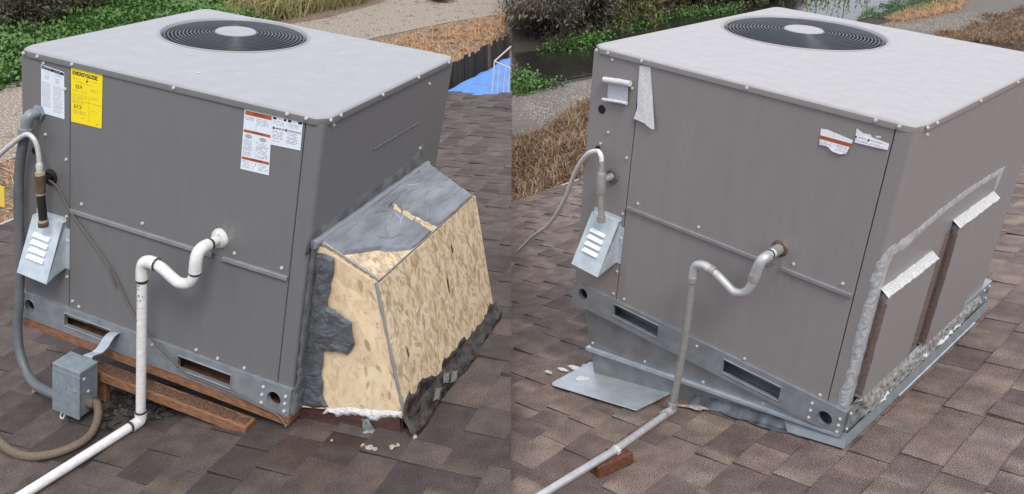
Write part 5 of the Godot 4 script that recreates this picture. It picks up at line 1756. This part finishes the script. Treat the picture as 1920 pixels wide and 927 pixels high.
		if tb.whole:
			# colour blends along the tab, as the granules are laid
			var cols := []
			var tan_at := rng.randi_range(-3, 3)
			for j in 2:
				var row := []
				for k in 4:
					var cc := base * rng.randf_range(0.9, 1.1)
					if k == tan_at or (k == tan_at + 1 and j == 0):
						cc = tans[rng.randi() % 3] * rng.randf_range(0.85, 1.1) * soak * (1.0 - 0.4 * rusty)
					elif j == 1:
						cc = cc * 0.84
					cc.a = 1.0
					row.append(cc)
				cols.append(row)
			var P := []
			for j in 3:
				var row := []
				for k in 4:
					var aa: float = lerpf(tb.p[0].x, tb.a, j / 2.0)
					var bb: float = lerpf(tb.p[0].y, tb.p[3].y, k / 3.0)
					row.append(rise.call(Vector2(aa, bb + rng.randf_range(-0.001, 0.001)), false))
				P.append(row)
			for j in 2:
				for k in 3:
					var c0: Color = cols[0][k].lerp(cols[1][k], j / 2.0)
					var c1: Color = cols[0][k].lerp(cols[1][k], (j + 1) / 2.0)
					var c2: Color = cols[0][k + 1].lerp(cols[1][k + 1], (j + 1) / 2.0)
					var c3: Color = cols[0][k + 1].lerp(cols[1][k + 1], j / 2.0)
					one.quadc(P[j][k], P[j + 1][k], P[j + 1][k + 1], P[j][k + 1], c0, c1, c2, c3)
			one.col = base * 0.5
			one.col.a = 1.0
			var L := [rise.call(tb.p[0], true), rise.call(tb.p[1], true), rise.call(tb.p[2], true), rise.call(tb.p[3], true)]
			for k in 3:
				var m0: Vector3 = L[1].lerp(L[2], k / 3.0)
				var m1: Vector3 = L[1].lerp(L[2], (k + 1) / 3.0)
				one.quad(m0, m1, P[2][k + 1], P[2][k])
			for j in 2:
				one.quad(L[0].lerp(L[1], j / 2.0), L[0].lerp(L[1], (j + 1) / 2.0), P[j + 1][0], P[j][0])
				one.quad(L[3].lerp(L[2], (j + 1) / 2.0), L[3].lerp(L[2], j / 2.0), P[j][3], P[j + 1][3])
		else:
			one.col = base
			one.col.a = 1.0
			var n2: int = tb.p.size()
			for k in range(1, n2 - 1):
				one.tri(rise.call(tb.p[0], false), rise.call(tb.p[k], false), rise.call(tb.p[k + 1], false))
			for k in n2:
				var p: Vector2 = tb.p[k]
				var q: Vector2 = tb.p[(k + 1) % n2]
				one.quad(rise.call(p, true), rise.call(q, true), rise.call(q, false), rise.call(p, false))
		if n < 300:
			part(root, "shingle", one, M.shingle)
	var field := part(root, "shingle_field", rest, M.shingle)
	field.set_meta("kind", "stuff")


# ------------------------------------------------------------------ the land behind
func flat(called: String, pts: Array, y: float, m: Material, uvless := true) -> MeshInstance3D:
	var mb := MB.new()
	var poly := PackedVector2Array()
	for p in pts:
		poly.append(Vector2(p[0], p[1]))
	if Geometry2D.is_polygon_clockwise(poly):
		poly.reverse()
	var idx := Geometry2D.triangulate_polygon(poly)
	for i in range(0, idx.size(), 3):
		var a := poly[idx[i]]
		var b := poly[idx[i + 1]]
		var c := poly[idx[i + 2]]
		mb.tri(Vector3(a.x, y, a.y), Vector3(c.x, y, c.y), Vector3(b.x, y, b.y))
	return structure(called, mb, m)


func leaf(mb: MB, at: Vector3, l: float, w: float, dir: Vector3, c: Color):
	var side := dir.cross(Vector3(rng.randf_range(-1, 1), rng.randf_range(-1, 1), rng.randf_range(-1, 1))).normalized() * w
	mb.col = c
	var mid := at + dir * l * 0.5
	mb.tri(at, mid + side, at + dir * l)
	mb.tri(at, at + dir * l, mid - side)


func rand_dir(up := 0.0) -> Vector3:
	return (Vector3(rng.randfn(), rng.randfn() + up, rng.randfn())).normalized()


func pick(a: Array) -> Color:
	var c: Color = a[rng.randi() % a.size()] * rng.randf_range(0.75, 1.25)
	c.a = 1.0
	return c


# a crown of leaf clumps spread through a rounded volume, and its stems
func crown(size: Vector3, clumps: int, per: int, l: float, w: float, colors: Array, bare := 0.15) -> Array:
	var mb := MB.new()
	var wood := MB.new()
	for i in clumps:
		var d := rand_dir(0.25)
		d.y = absf(d.y) if rng.randf() < 0.8 else d.y * 0.5
		var r := pow(rng.randf(), 0.45)
		var c := Vector3(d.x * size.x * r, size.y * pow(rng.randf(), 1.3), d.z * size.z * r)
		c.x *= 1.0 - 0.45 * c.y / size.y
		c.z *= 1.0 - 0.45 * c.y / size.y
		var tone := pick(colors)
		if i % 3 == 0:
			var foot := Vector3(rng.randf_range(-0.15, 0.15) * size.x, 0, rng.randf_range(-0.15, 0.15) * size.z)
			wood.tube(smooth([foot, foot.lerp(c, 0.5) + Vector3(rng.randf_range(-0.1, 0.1), 0.15, rng.randf_range(-0.1, 0.1)), c], 3), [0.03, 0.027, 0.023, 0.02, 0.016, 0.012, 0.008], 5)
		if rng.randf() < bare:
			for k in 5:
				wood.tube([c, c + rand_dir(0.4) * rng.randf_range(0.2, 0.5)], [0.008, 0.003], 4)
			continue
		var spread := rng.randf_range(0.16, 0.34)
		for k in per:
			var p := c + rand_dir() * spread * pow(rng.randf(), 0.5)
			var cc := tone.lerp(pick(colors), 0.35)
			leaf(mb, p, l * rng.randf_range(0.6, 1.3), w * rng.randf_range(0.6, 1.3), rand_dir(0.3), cc)
	return [mb, wood]


func plant(called: String, label: String, group: String, at: Vector3, turn: float, size: Vector3, kit: Array):
	var o := Node3D.new()
	o.name = numbered(called)
	o.position = at
	o.rotation.y = turn
	o.set_meta("label", label)
	o.set_meta("category", "shrub")
	if group:
		o.set_meta("group", group)
	add_child(o)
	var a := MeshInstance3D.new()
	a.name = "crown"
	a.mesh = kit[0]
	a.material_override = M.foliage
	a.scale = size
	o.add_child(a)
	var b := MeshInstance3D.new()
	b.name = "trunk"
	b.mesh = kit[1]
	b.material_override = M.bark
	b.scale = size
	o.add_child(b)


func scatter(called: String, label: String, category: String, poly: Array, n: int, clump: ArrayMesh, lo: float, hi: float, y := 0.0, bump := 0.0):
	var pg := PackedVector2Array()
	for p in poly:
		pg.append(Vector2(p[0], p[1]))
	var mn := pg[0]
	var mx := pg[0]
	for p in pg:
		mn = mn.min(p); mx = mx.max(p)
	var mm := MultiMesh.new()
	mm.transform_format = MultiMesh.TRANSFORM_3D
	mm.mesh = clump
	var ts := []
	while ts.size() < n:
		var p := Vector2(rng.randf_range(mn.x, mx.x), rng.randf_range(mn.y, mx.y))
		if Geometry2D.is_point_in_polygon(p, pg):
			var s := rng.randf_range(lo, hi)
			var up := bump * maxf(0.0, 0.4 + noise.get_noise_2d(p.x * 18, p.y * 18))
			ts.append(Transform3D(Basis(Vector3.UP, rng.randf() * TAU).scaled(Vector3(s, s * rng.randf_range(0.8, 1.2), s)), Vector3(p.x, y + up, p.y)))
	mm.instance_count = n
	for i in n:
		mm.set_instance_transform(i, ts[i])
	var o := MultiMeshInstance3D.new()
	o.name = numbered(called)
	o.multimesh = mm
	o.material_override = M.foliage
	o.set_meta("label", label)
	o.set_meta("category", category)
	o.set_meta("kind", "stuff")
	add_child(o)


func tuft(blades: int, l: float, w: float, colors: Array, lean := 0.8) -> ArrayMesh:
	var mb := MB.new()
	for k in blades:
		var a := Vector3(rng.randf_range(-0.12, 0.12), 0, rng.randf_range(-0.12, 0.12))
		var d := Vector3(rng.randfn() * lean, 1, rng.randfn() * lean).normalized()
		var len := l * rng.randf_range(0.5, 1.2)
		var side := d.cross(rand_dir()).normalized() * w
		mb.col = pick(colors)
		var m := a + d * len * 0.6
		var e := m + (d + Vector3(rng.randfn() * 0.4, -0.4, rng.randfn() * 0.4)).normalized() * len * 0.45
		mb.quad(a - side, a + side, m + side * 0.7, m - side * 0.7)
		mb.tri(m - side * 0.7, m + side * 0.7, e)
	return mb.build(Basis(), Vector3.ZERO)


func clump_of(n: int, r: float, l: float, w: float, colors: Array) -> ArrayMesh:
	var mb := MB.new()
	for k in n:
		var p := Vector3(rng.randfn() * r, absf(rng.randfn()) * r * 0.6, rng.randfn() * r)
		leaf(mb, p, l * rng.randf_range(0.6, 1.3), w * rng.randf_range(0.7, 1.3), rand_dir(0.6), pick(colors))
	return mb.build(Basis(), Vector3.ZERO)


func land():
	var mb := MB.new()
	mb.quad(Vector3(-300, 0, 60), Vector3(300, 0, 60), Vector3(300, 0, -500), Vector3(-300, 0, -500))
	structure("ground", mb, M.earth)
	# left of the step: dirt road, ivy, dry bank, fence
	flat("dirt_road", [[-30, 5], [-12.5, -6], [-9.3, -14.4], [-6.6, -21.5], [-4.2, -26.4], [-2.2, -29.0], [0.0, -31.2], [0.0, -60], [-4.5, -42], [-4.9, -33.5], [-6.3, -30], [-8.3, -27.5], [-12.2, -21.2], [-12.0, -19.2], [-18, -6], [-38, 6]], 0.012, M.road)
	# right of the step: gravel road and creek
	flat("gravel_road", [[0.0, -15.7], [0.9, -17.2], [1.8, -18.4], [6, -21.6], [13.2, -26.7], [17.8, -30.4], [24, -38], [26, -60], [22, -60], [19.2, -36], [16, -31.2], [13.0, -28.6], [7, -24.8], [1.9, -21.0], [0.0, -19.4]], 0.012, M.gravel)
	flat("creek_bed", [[0.0, -19.4], [1.9, -21.0], [7, -24.8], [12.0, -28.6], [17, -33.4], [22, -45], [10, -45], [5.4, -32], [1.5, -27], [0.0, -26]], 0.006, M.mud)
	flat("creek_water", [[0.0, -19.9], [1.9, -21.3], [7, -25.3], [11.5, -29.2], [15.5, -33.6], [18, -40], [12, -40], [9.7, -33.2], [5.4, -30.2], [1.5, -25.2], [0.0, -24.4]], 0.022, M.water)
	# far bank of the creek, rising behind the water
	mb = MB.new()
	var line := [Vector2(0.0, -24.0), Vector2(1.5, -24.9), Vector2(5.4, -30.2), Vector2(9.7, -33.0), Vector2(12, -40), Vector2(14, -60)]
	for i in line.size() - 1:
		var back := Vector2(-0.3, -1.0).normalized()
		var a: Vector2 = line[i]
		var b: Vector2 = line[i + 1]
		var steps := [[0.0, 0.01], [0.5, 0.15], [1.6, 0.3], [6.0, 0.7], [14.0, 1.2]]
		for k in steps.size() - 1:
			var p := func(q: Vector2, s): return Vector3(maxf(q.x + back.x * s[0] * 0.8, 0.01), s[1], q.y + back.y * s[0])
			mb.quad(p.call(a, steps[k]), p.call(b, steps[k]), p.call(b, steps[k + 1]), p.call(a, steps[k + 1]))
	structure("creek_bank", mb, M.mud)

	var green := [Color(0.050, 0.125, 0.024), Color(0.065, 0.155, 0.030), Color(0.038, 0.095, 0.022), Color(0.09, 0.17, 0.04)]
	var olive := [Color(0.075, 0.070, 0.035), Color(0.095, 0.085, 0.045), Color(0.055, 0.058, 0.028), Color(0.11, 0.09, 0.06), Color(0.06, 0.075, 0.028)]
	var lime := [Color(0.14, 0.17, 0.045), Color(0.19, 0.20, 0.06), Color(0.10, 0.13, 0.04), Color(0.17, 0.13, 0.07)]
	var brown := [Color(0.085, 0.068, 0.052), Color(0.12, 0.095, 0.075), Color(0.065, 0.055, 0.042), Color(0.09, 0.085, 0.045)]
	var straw := [Color(0.506, 0.306, 0.162), Color(0.418, 0.245, 0.123), Color(0.572, 0.388, 0.228), Color(0.330, 0.184, 0.095), Color(0.638, 0.449, 0.275)]
	var rusty := [Color(0.27, 0.165, 0.095), Color(0.20, 0.115, 0.065), Color(0.33, 0.225, 0.14), Color(0.15, 0.085, 0.05), Color(0.36, 0.27, 0.18)]
	var gold := [Color(0.30, 0.26, 0.11), Color(0.24, 0.22, 0.08), Color(0.36, 0.29, 0.15), Color(0.14, 0.16, 0.05)]

	var ivy := clump_of(40, 0.19, 0.105, 0.036, green)
	var weeds := tuft(16, 0.34, 0.010, straw, 1.4)
	var mat_weeds := tuft(22, 0.22, 0.008, rusty, 1.8)
	var tall := tuft(16, 1.1, 0.014, gold, 0.25)
	scatter("ivy", "bright green ivy covering the ground left of the dirt road, behind the older unit", "ivy", [[-26, -22], [-17, -20.5], [-12.3, -19.6], [-12.3, -21.4], [-8.6, -28.2], [-7.0, -33], [-5.5, -38], [-11.5, -38], [-13.0, -31.5], [-14.0, -28.2], [-16, -25.4], [-26, -25]], 4200, ivy, 0.8, 1.5, 0.0, 0.5)
	scatter("dry_grass", "tan dry weeds on the bank between the dirt road and the dark fence", "dry grass", [[-4.6, -24.5], [-2.2, -28.4], [-0.12, -30.8], [-0.12, -17.2], [-1.0, -14.6], [-3.5, -16]], 1500, weeds, 0.4, 0.8)
	scatter("dry_grass", "brown dry weeds at the near edge of the dirt road, left of the older unit", "dry grass", [[-9.5, -14.0], [-6.5, -21], [-5, -20], [-6.5, -9], [-12, -5]], 700, weeds, 0.4, 0.8)
	scatter("tall_grass", "tall yellow-green grass at the far side of the dirt road", "grass", [[-9.5, -28], [-8.4, -28.4], [-7.2, -30.4], [-5.6, -33.0], [-5.0, -37], [-7.0, -37], [-9.5, -31]], 260, tall, 0.7, 1.3)
	scatter("dry_brush", "matted reddish-brown dry brush between the newer roof's eave and the gravel road", "dry brush", [[0.12, -15.7], [1.8, -18.3], [6, -21.4], [9, -22.5], [7, -14], [3, -8.0], [0.12, -6.9]], 11000, mat_weeds, 0.6, 1.2, 0.0, 0.3)
	scatter("dry_brush", "brown dry brush on the bank right of the gravel road, beyond the newer unit's top", "dry brush", [[11.5, -25.0], [12.9, -26.3], [17.6, -30.0], [23, -36], [27, -36], [24, -28], [18, -22]], 7000, mat_weeds, 0.5, 0.9, 0.0, 0.5)
	scatter("verge_grass", "brown verge between the creek and the gravel road at upper right", "dry grass", [[12.6, -28.8], [16, -31.4], [19, -36], [19, -39], [16.5, -33.8], [13, -30.2]], 500, weeds, 0.4, 0.8)
	scatter("creek_greens", "patch of green weeds at the near edge of the creek beside the gravel road", "weeds", [[0.10, -21.6], [0.3, -21.4], [0.75, -20.4], [1.1, -20.3], [0.10, -19.5]], 60, ivy, 0.5, 0.8)
	scatter("creek_greens", "low green weeds along the foot of the far creek bank", "weeds", [[0.9, -24.1], [1.5, -24.6], [2.6, -25.4], [2.9, -26.6], [1.2, -25.6]], 110, ivy, 0.6, 1.1)
	scatter("creek_greens", "strip of green weeds along the creek near the newer unit's far corner", "weeds", [[3.5, -27.2], [5.6, -29.6], [8.5, -31.6], [8, -33], [4.5, -30.2]], 170, ivy, 0.5, 0.9)
	scatter("creek_greens", "green grass strip between creek and road above the newer unit's fan", "weeds", [[11.8, -29.4], [13.2, -30.1], [17.0, -33.2], [18, -36], [16.5, -36], [12.2, -30.8]], 200, ivy, 0.3, 0.5)

	# shrubs: three crowns of each kind, each used several times
	var kits := {}
	for kd in [["dark", olive, 120, 44, 0.13, 0.030, 0.12], ["brown", brown, 120, 40, 0.15, 0.018, 0.35], ["lime", lime, 100, 46, 0.22, 0.022, 0.1]]:
		kits[kd[0]] = []
		for v in 3:
			var c := crown(Vector3(1.25, 1.5, 1.25), kd[2], kd[3], kd[4], kd[5], kd[1], kd[6])
			kits[kd[0]].append([c[0].build(Basis(), Vector3.ZERO), c[1].build(Basis(), Vector3.ZERO)])
	var nth := ["first", "second", "third", "fourth", "fifth", "sixth", "seventh", "eighth", "ninth", "tenth", "eleventh", "twelfth", "thirteenth", "fourteenth"]
	var left := [[-18.2, -25.2], [-17.0, -24.9], [-15.9, -25.3], [-15.1, -26.3], [-14.5, -27.5], [-13.9, -28.8], [-13.4, -30.2], [-13.0, -31.6], [-12.7, -33.1], [-12.3, -35.0]]
	for i in left.size():
		var p = left[i]
		plant("dark_shrub", "dark olive shrub, %s from the left in the thicket behind the ivy" % nth[i], "dark shrubs behind the ivy", Vector3(p[0], 0, p[1]), rng.randf() * TAU, Vector3(1.05, rng.randf_range(1.0, 1.3), 1.05), kits.dark[i % 3])
	for i in 6:
		plant("back_shrub", "brownish shrub at the back of the thicket, %s from the left" % nth[i], "brownish shrubs at the back of the thicket", Vector3(-20.5 + 1.3 * i, 0, -29.0 - 1.7 * i), rng.randf() * TAU, Vector3(1.2, 1.3, 1.2), kits.brown[i % 3])
	plant("low_bush", "single low brown bush at the top edge, on the dirt road behind the older unit", "", Vector3(-2.75, 0, -33.6), 0.5, Vector3(0.5, 0.32, 0.5), kits.brown[0])
	var far := [[1.28, -25.5, "brown"], [1.3, -27.2, "brown"], [2.6, -26.9, "brown"], [3.0, -28.6, "lime"], [3.9, -28.9, "lime"], [4.6, -30.2, "brown"], [5.2, -31.4, "lime"], [6.3, -32.0, "dark"], [7.7, -32.7, "dark"], [9.0, -33.4, "lime"], [10.2, -34.4, "dark"], [11.0, -36.4, "dark"], [11.9, -39.0, "brown"]]
	var names := {"brown": ["brown_shrub", "half-bare brown shrub"], "lime": ["reedy_shrub", "yellow-green reedy shrub"], "dark": ["bank_shrub", "dark olive shrub"]}
	for i in far.size():
		var p = far[i]
		var nm = names[p[2]]
		plant(nm[0], "%s, %s from the left on the far creek bank" % [nm[1], nth[i]], nm[1] + "s on the creek bank", Vector3(p[0], 0.1, p[1]), rng.randf() * TAU, Vector3(1.0, rng.randf_range(0.95, 1.25), 1.0), kits[p[2]][i % 3])
	var brushwood := clump_of(24, 0.16, 0.20, 0.016, brown)
	scatter("bank_brush", "dead brown brush covering the far creek bank above the water", "brush", [[0.15, -24.1], [1.5, -24.9], [3.2, -27.4], [3.0, -31], [0.15, -29]], 700, brushwood, 0.8, 1.6, 0.05, 1.0)
	var oliveclump := clump_of(22, 0.16, 0.20, 0.02, [Color(0.13, 0.14, 0.05), Color(0.17, 0.16, 0.06), Color(0.09, 0.10, 0.035), Color(0.13, 0.09, 0.055)])
	scatter("bank_weeds", "olive and yellow-green weeds covering the far creek bank above the water", "weeds", [[2.6, -26.9], [5.4, -30.5], [9.7, -33.2], [12, -38], [8, -38], [4, -33], [2.4, -29]], 1100, oliveclump, 0.7, 1.5, 0.05, 0.9)
	# a willow whose fronds hang over the water
	var wl := MB.new()
	var ww := MB.new()
	for k in 60:
		var s := Vector3(rng.randfn() * 0.7, rng.randf_range(2.4, 3.2), rng.randfn() * 0.5)
		var n := int((s.y - rng.randf_range(0.15, 0.9)) / 0.14)
		var pts := []
		for i in n:
			var t := float(i) / n
			pts.append(s + Vector3(sin(k + t * 2.0) * 0.2 * t, -0.14 * i, cos(k * 1.3 + t) * 0.2 * t))
		ww.tube(pts, 0.006, 4)
		for q in pts:
			for j in 3:
				leaf(wl, q, rng.randf_range(0.12, 0.22), 0.018, Vector3(rng.randfn() * 0.6, -1, rng.randfn() * 0.6).normalized(), pick([Color(0.16, 0.23, 0.065), Color(0.12, 0.19, 0.06), Color(0.21, 0.26, 0.085)]))
	ww.tube(smooth([Vector3(0.9, 0, -1.4), Vector3(0.7, 1.2, -1.0), Vector3(0.2, 2.4, -0.3), Vector3(0.0, 3.3, 0.1)], 4), 0.014, 6)
	for k in 7:
		ww.tube(smooth([Vector3(0.05, 2.4 + 0.1 * k, 0), Vector3(cos(k * 2.4) * 0.5, 3.3, sin(k * 2.4) * 0.4), Vector3(cos(k * 2.4) * 1.1, 3.0, sin(k * 2.4) * 0.8)], 3), 0.02, 5)
	plant("willow", "light green willow with hanging fronds over the creek, above the newer unit's fan", "", Vector3(10.6, 0.02, -28.9), 0.0, Vector3.ONE, [wl.build(Basis(), Vector3.ZERO), ww.build(Basis(), Vector3.ZERO)])
	# stones on the two roads
	var chips := MB.new()
	for k in 30:
		var c := Vector3(rng.randf_range(-0.35, 0.35), 0.01, rng.randf_range(-0.35, 0.35))
		var r := rng.randf_range(0.006, 0.020)
		chips.col = pick([Color(0.33, 0.29, 0.25), Color(0.25, 0.22, 0.19), Color(0.40, 0.36, 0.31)])
		chips.lathe(c, Vector3(rng.randf_range(-0.3, 0.3), 1, rng.randf_range(-0.3, 0.3)), [Vector2(r, -0.01), Vector2(r * 0.8, r * 0.5), Vector2(0, r * 0.7)], 5)
	var chip_mesh := chips.build(Basis(), Vector3.ZERO)
	scatter("road_weeds", "thin dry weeds and litter on the dirt road beyond the older roof", "weeds", [[-9.4, -14.8], [-6.6, -21.8], [-4.2, -26.8], [-0.4, -31], [-0.4, -36], [-4.5, -34], [-8.0, -27.5], [-12.0, -20.8]], 260, mat_weeds, 0.25, 0.6)
	scatter("gravel", "loose grey gravel on the road beyond the newer roof", "gravel", [[0.2, -15.9], [1.8, -18.6], [6, -21.8], [13.0, -27.0], [18, -31], [16, -31.0], [7, -24.6], [1.9, -20.8], [0.2, -19.3]], 600, chip_mesh, 0.5, 1.0, 0.012)
	fence()


func fence():
	var root := thing(2, "board_fence", "dark weathered board fence beyond the blue tarp, right of the older unit", "fence", Vector3(-1.0, 0, -14.5))
	var a := Vector3(-1.75, 0, -12.5)
	var b := Vector3(-0.03, 0, -16.85)
	var d := (b - a).normalized()
	var n := Vector3(d.z, 0, -d.x)
	var len := a.distance_to(b)
	var x := 0.0
	var mb: MB
	var sp := 0.0
	while x + 0.12 < len:
		var w := rng.randf_range(0.12, 0.165)
		mb = MB.new()
		mb.col = [Color(0.042, 0.036, 0.033), Color(0.030, 0.027, 0.026), Color(0.06, 0.05, 0.044), Color(0.024, 0.022, 0.022)][rng.randi() % 4]
		if rng.randf() < 0.14:
			mb.col = Color(0.20, 0.145, 0.105)
		var h := 1.87 + rng.randf_range(-0.05, 0.05)
		var lean := rng.randf_range(-0.012, 0.012)
		var t := Transform3D(Basis(d, Vector3.UP + d * lean, n), a + d * (x + w / 2))
		mb.box(Vector3(-w / 2, 0.04, 0), Vector3(w / 2 - 0.008, h, 0.02), 0.003, t)
		part(root, "picket", mb, M.fence)
		x += w + rng.randf_range(0.0, 0.012)
	for y in [0.35, 1.55]:
		mb = MB.new()
		mb.col = Color(0.07, 0.06, 0.05)
		mb.box(Vector3(0, y, 0.021), Vector3(len, y + 0.09, 0.06), 0.004, Transform3D(Basis(d, Vector3.UP, n), a))
		part(root, "rail", mb, M.fence)
	for k in 3:
		mb = MB.new()
		mb.col = Color(0.07, 0.06, 0.05)
		mb.box(Vector3(-0.045, 0, 0.061), Vector3(0.045, 1.75, 0.15), 0.004, Transform3D(Basis(d, Vector3.UP, n), a + d * (0.2 + k * (len - 0.4) / 2)))
		part(root, "post", mb, M.fence)
	# tarp laid over something low in front of the fence
	mb = MB.new()
	var nx := 44
	var nz := 60
	var g := []
	for j in nz + 1:
		for i in nx + 1:
			var u := float(i) / nx
			var v := float(j) / nz
			var px := lerpf(-2.3, -0.03, u)
			var back := -12.2 + (px + 1.75) / 1.72 * -4.35
			var pz := lerpf(-10.6, minf(back + 0.30, -11.0), v)
			var y := 1.60 + 0.035 * noise.get_noise_2d(px * 90, pz * 40) + 0.05 * noise.get_noise_2d(px * 25 + 40, pz * 25)
			y += 0.05 * pow(absf(noise.get_noise_2d((px * 0.8 + pz * 0.45) * 60, (pz - px) * 9)), 0.7)
			y -= 0.14 * smoothstep(0.93, 1.0, v) * (0.5 + noise.get_noise_1d(px * 120))
			if v < 0.06:
				y = lerpf(0.3, y, v / 0.06)
			g.append(Vector3(px, y, pz))
	mb.sg = 1
	for j in nz:
		for i in nx:
			var q := j * (nx + 1) + i
			mb.quad(g[q], g[q + 1], g[q + nx + 2], g[q + nx + 1])
	lone(2, "tarp", mb, M.tarp, "crumpled bright blue tarp spread between the older roof's far edge and the dark fence", "tarp", Vector3(-1, 0.3, -13))
	root = thing(2, "slatted_frame", "pale open slatted frame standing on the blue tarp beside the seam", "frame", Vector3(-0.15, 1.45, -13.5))
	var A := Vector3(-0.275, 2.10, -13.4)
	for e in [Vector3(-0.02, 2.02, -13.25), Vector3(-0.02, 2.17, -14.2)]:
		mb = MB.new()
		mb.tube([A, e], 0.013, 6)
		part(root, "top_rail", mb, M.pale_wood)
	for k in 4:
		var p := A.lerp(Vector3(-0.02, 2.02, -13.25), [0.0, 0.32, 0.68, 0.97][k])
		mb = MB.new()
		mb.tube([p, p + Vector3(-0.06, -0.62, 0.12)], 0.009 if k else 0.012, 6)
		part(root, "slat", mb, M.pale_wood)


# ------------------------------------------------------------------ everything
func _ready():
	rng.seed = 20240
	noise.noise_type = FastNoiseLite.TYPE_SIMPLEX_SMOOTH
	noise.frequency = 0.012
	noise.fractal_octaves = 3
	noise.seed = 4
	# camera
	var cam := Camera3D.new()
	cam.name = "camera"
	cam.fov = rad_to_deg(2.0 * atan(463.5 / 1600.0))
	cam.near = 0.05
	cam.far = 900.0
	cam.transform = Transform3D(Basis(Vector3.RIGHT, deg_to_rad(-24.5)), Vector3(0, EYE, 0))
	add_child(cam)
	# overcast sky, weak wide sun
	var env := Environment.new()
	env.background_mode = Environment.BG_SKY
	var sky := Sky.new()
	var sm := ProceduralSkyMaterial.new()
	sm.sky_top_color = Color(0.93, 0.95, 1.0)
	sm.sky_horizon_color = Color(0.66, 0.69, 0.74)
	sm.sky_curve = 0.35
	sm.ground_bottom_color = Color(0.32, 0.29, 0.26)
	sm.ground_horizon_color = Color(0.40, 0.38, 0.36)
	sm.sun_angle_max = 5.0
	sky.sky_material = sm
	env.sky = sky
	env.tonemap_mode = Environment.TONE_MAPPER_LINEAR
	env.tonemap_exposure = 1.6
	env.sdfgi_enabled = true
	env.ssao_enabled = true
	env.ssil_enabled = true
	var we := WorldEnvironment.new()
	we.name = "environment"
	we.environment = env
	add_child(we)
	var sun := DirectionalLight3D.new()
	sun.name = "sun"
	sun.light_color = Color(1.0, 0.97, 0.93)
	sun.light_energy = 0.45
	sun.light_angular_distance = 20.0
	sun.shadow_enabled = true
	sun.look_at_from_position(Vector3(3.4, 12, 4.2), Vector3(0, 0, -5))
	add_child(sun)
	frames()
	materials()
	land()
	shingle_roof(0, "darker brown shingle roof under the older unit and its plywood duct", -1.6, 3.20, -4.95, 2.2, 0.14, 0.0, cam.transform)
	shingle_roof(1, "brown and tan shingle roof under the newer unit and its zinc curb", -2.4, 3.86, -4.6, 2.6, 0.14, 0.0, cam.transform)
	old_unit()
	new_unit()
	duct_cover()
	timbers()
	drain_old()
	gas_old()
	electrics()
	curb()
	drain_new()
	gas_new()
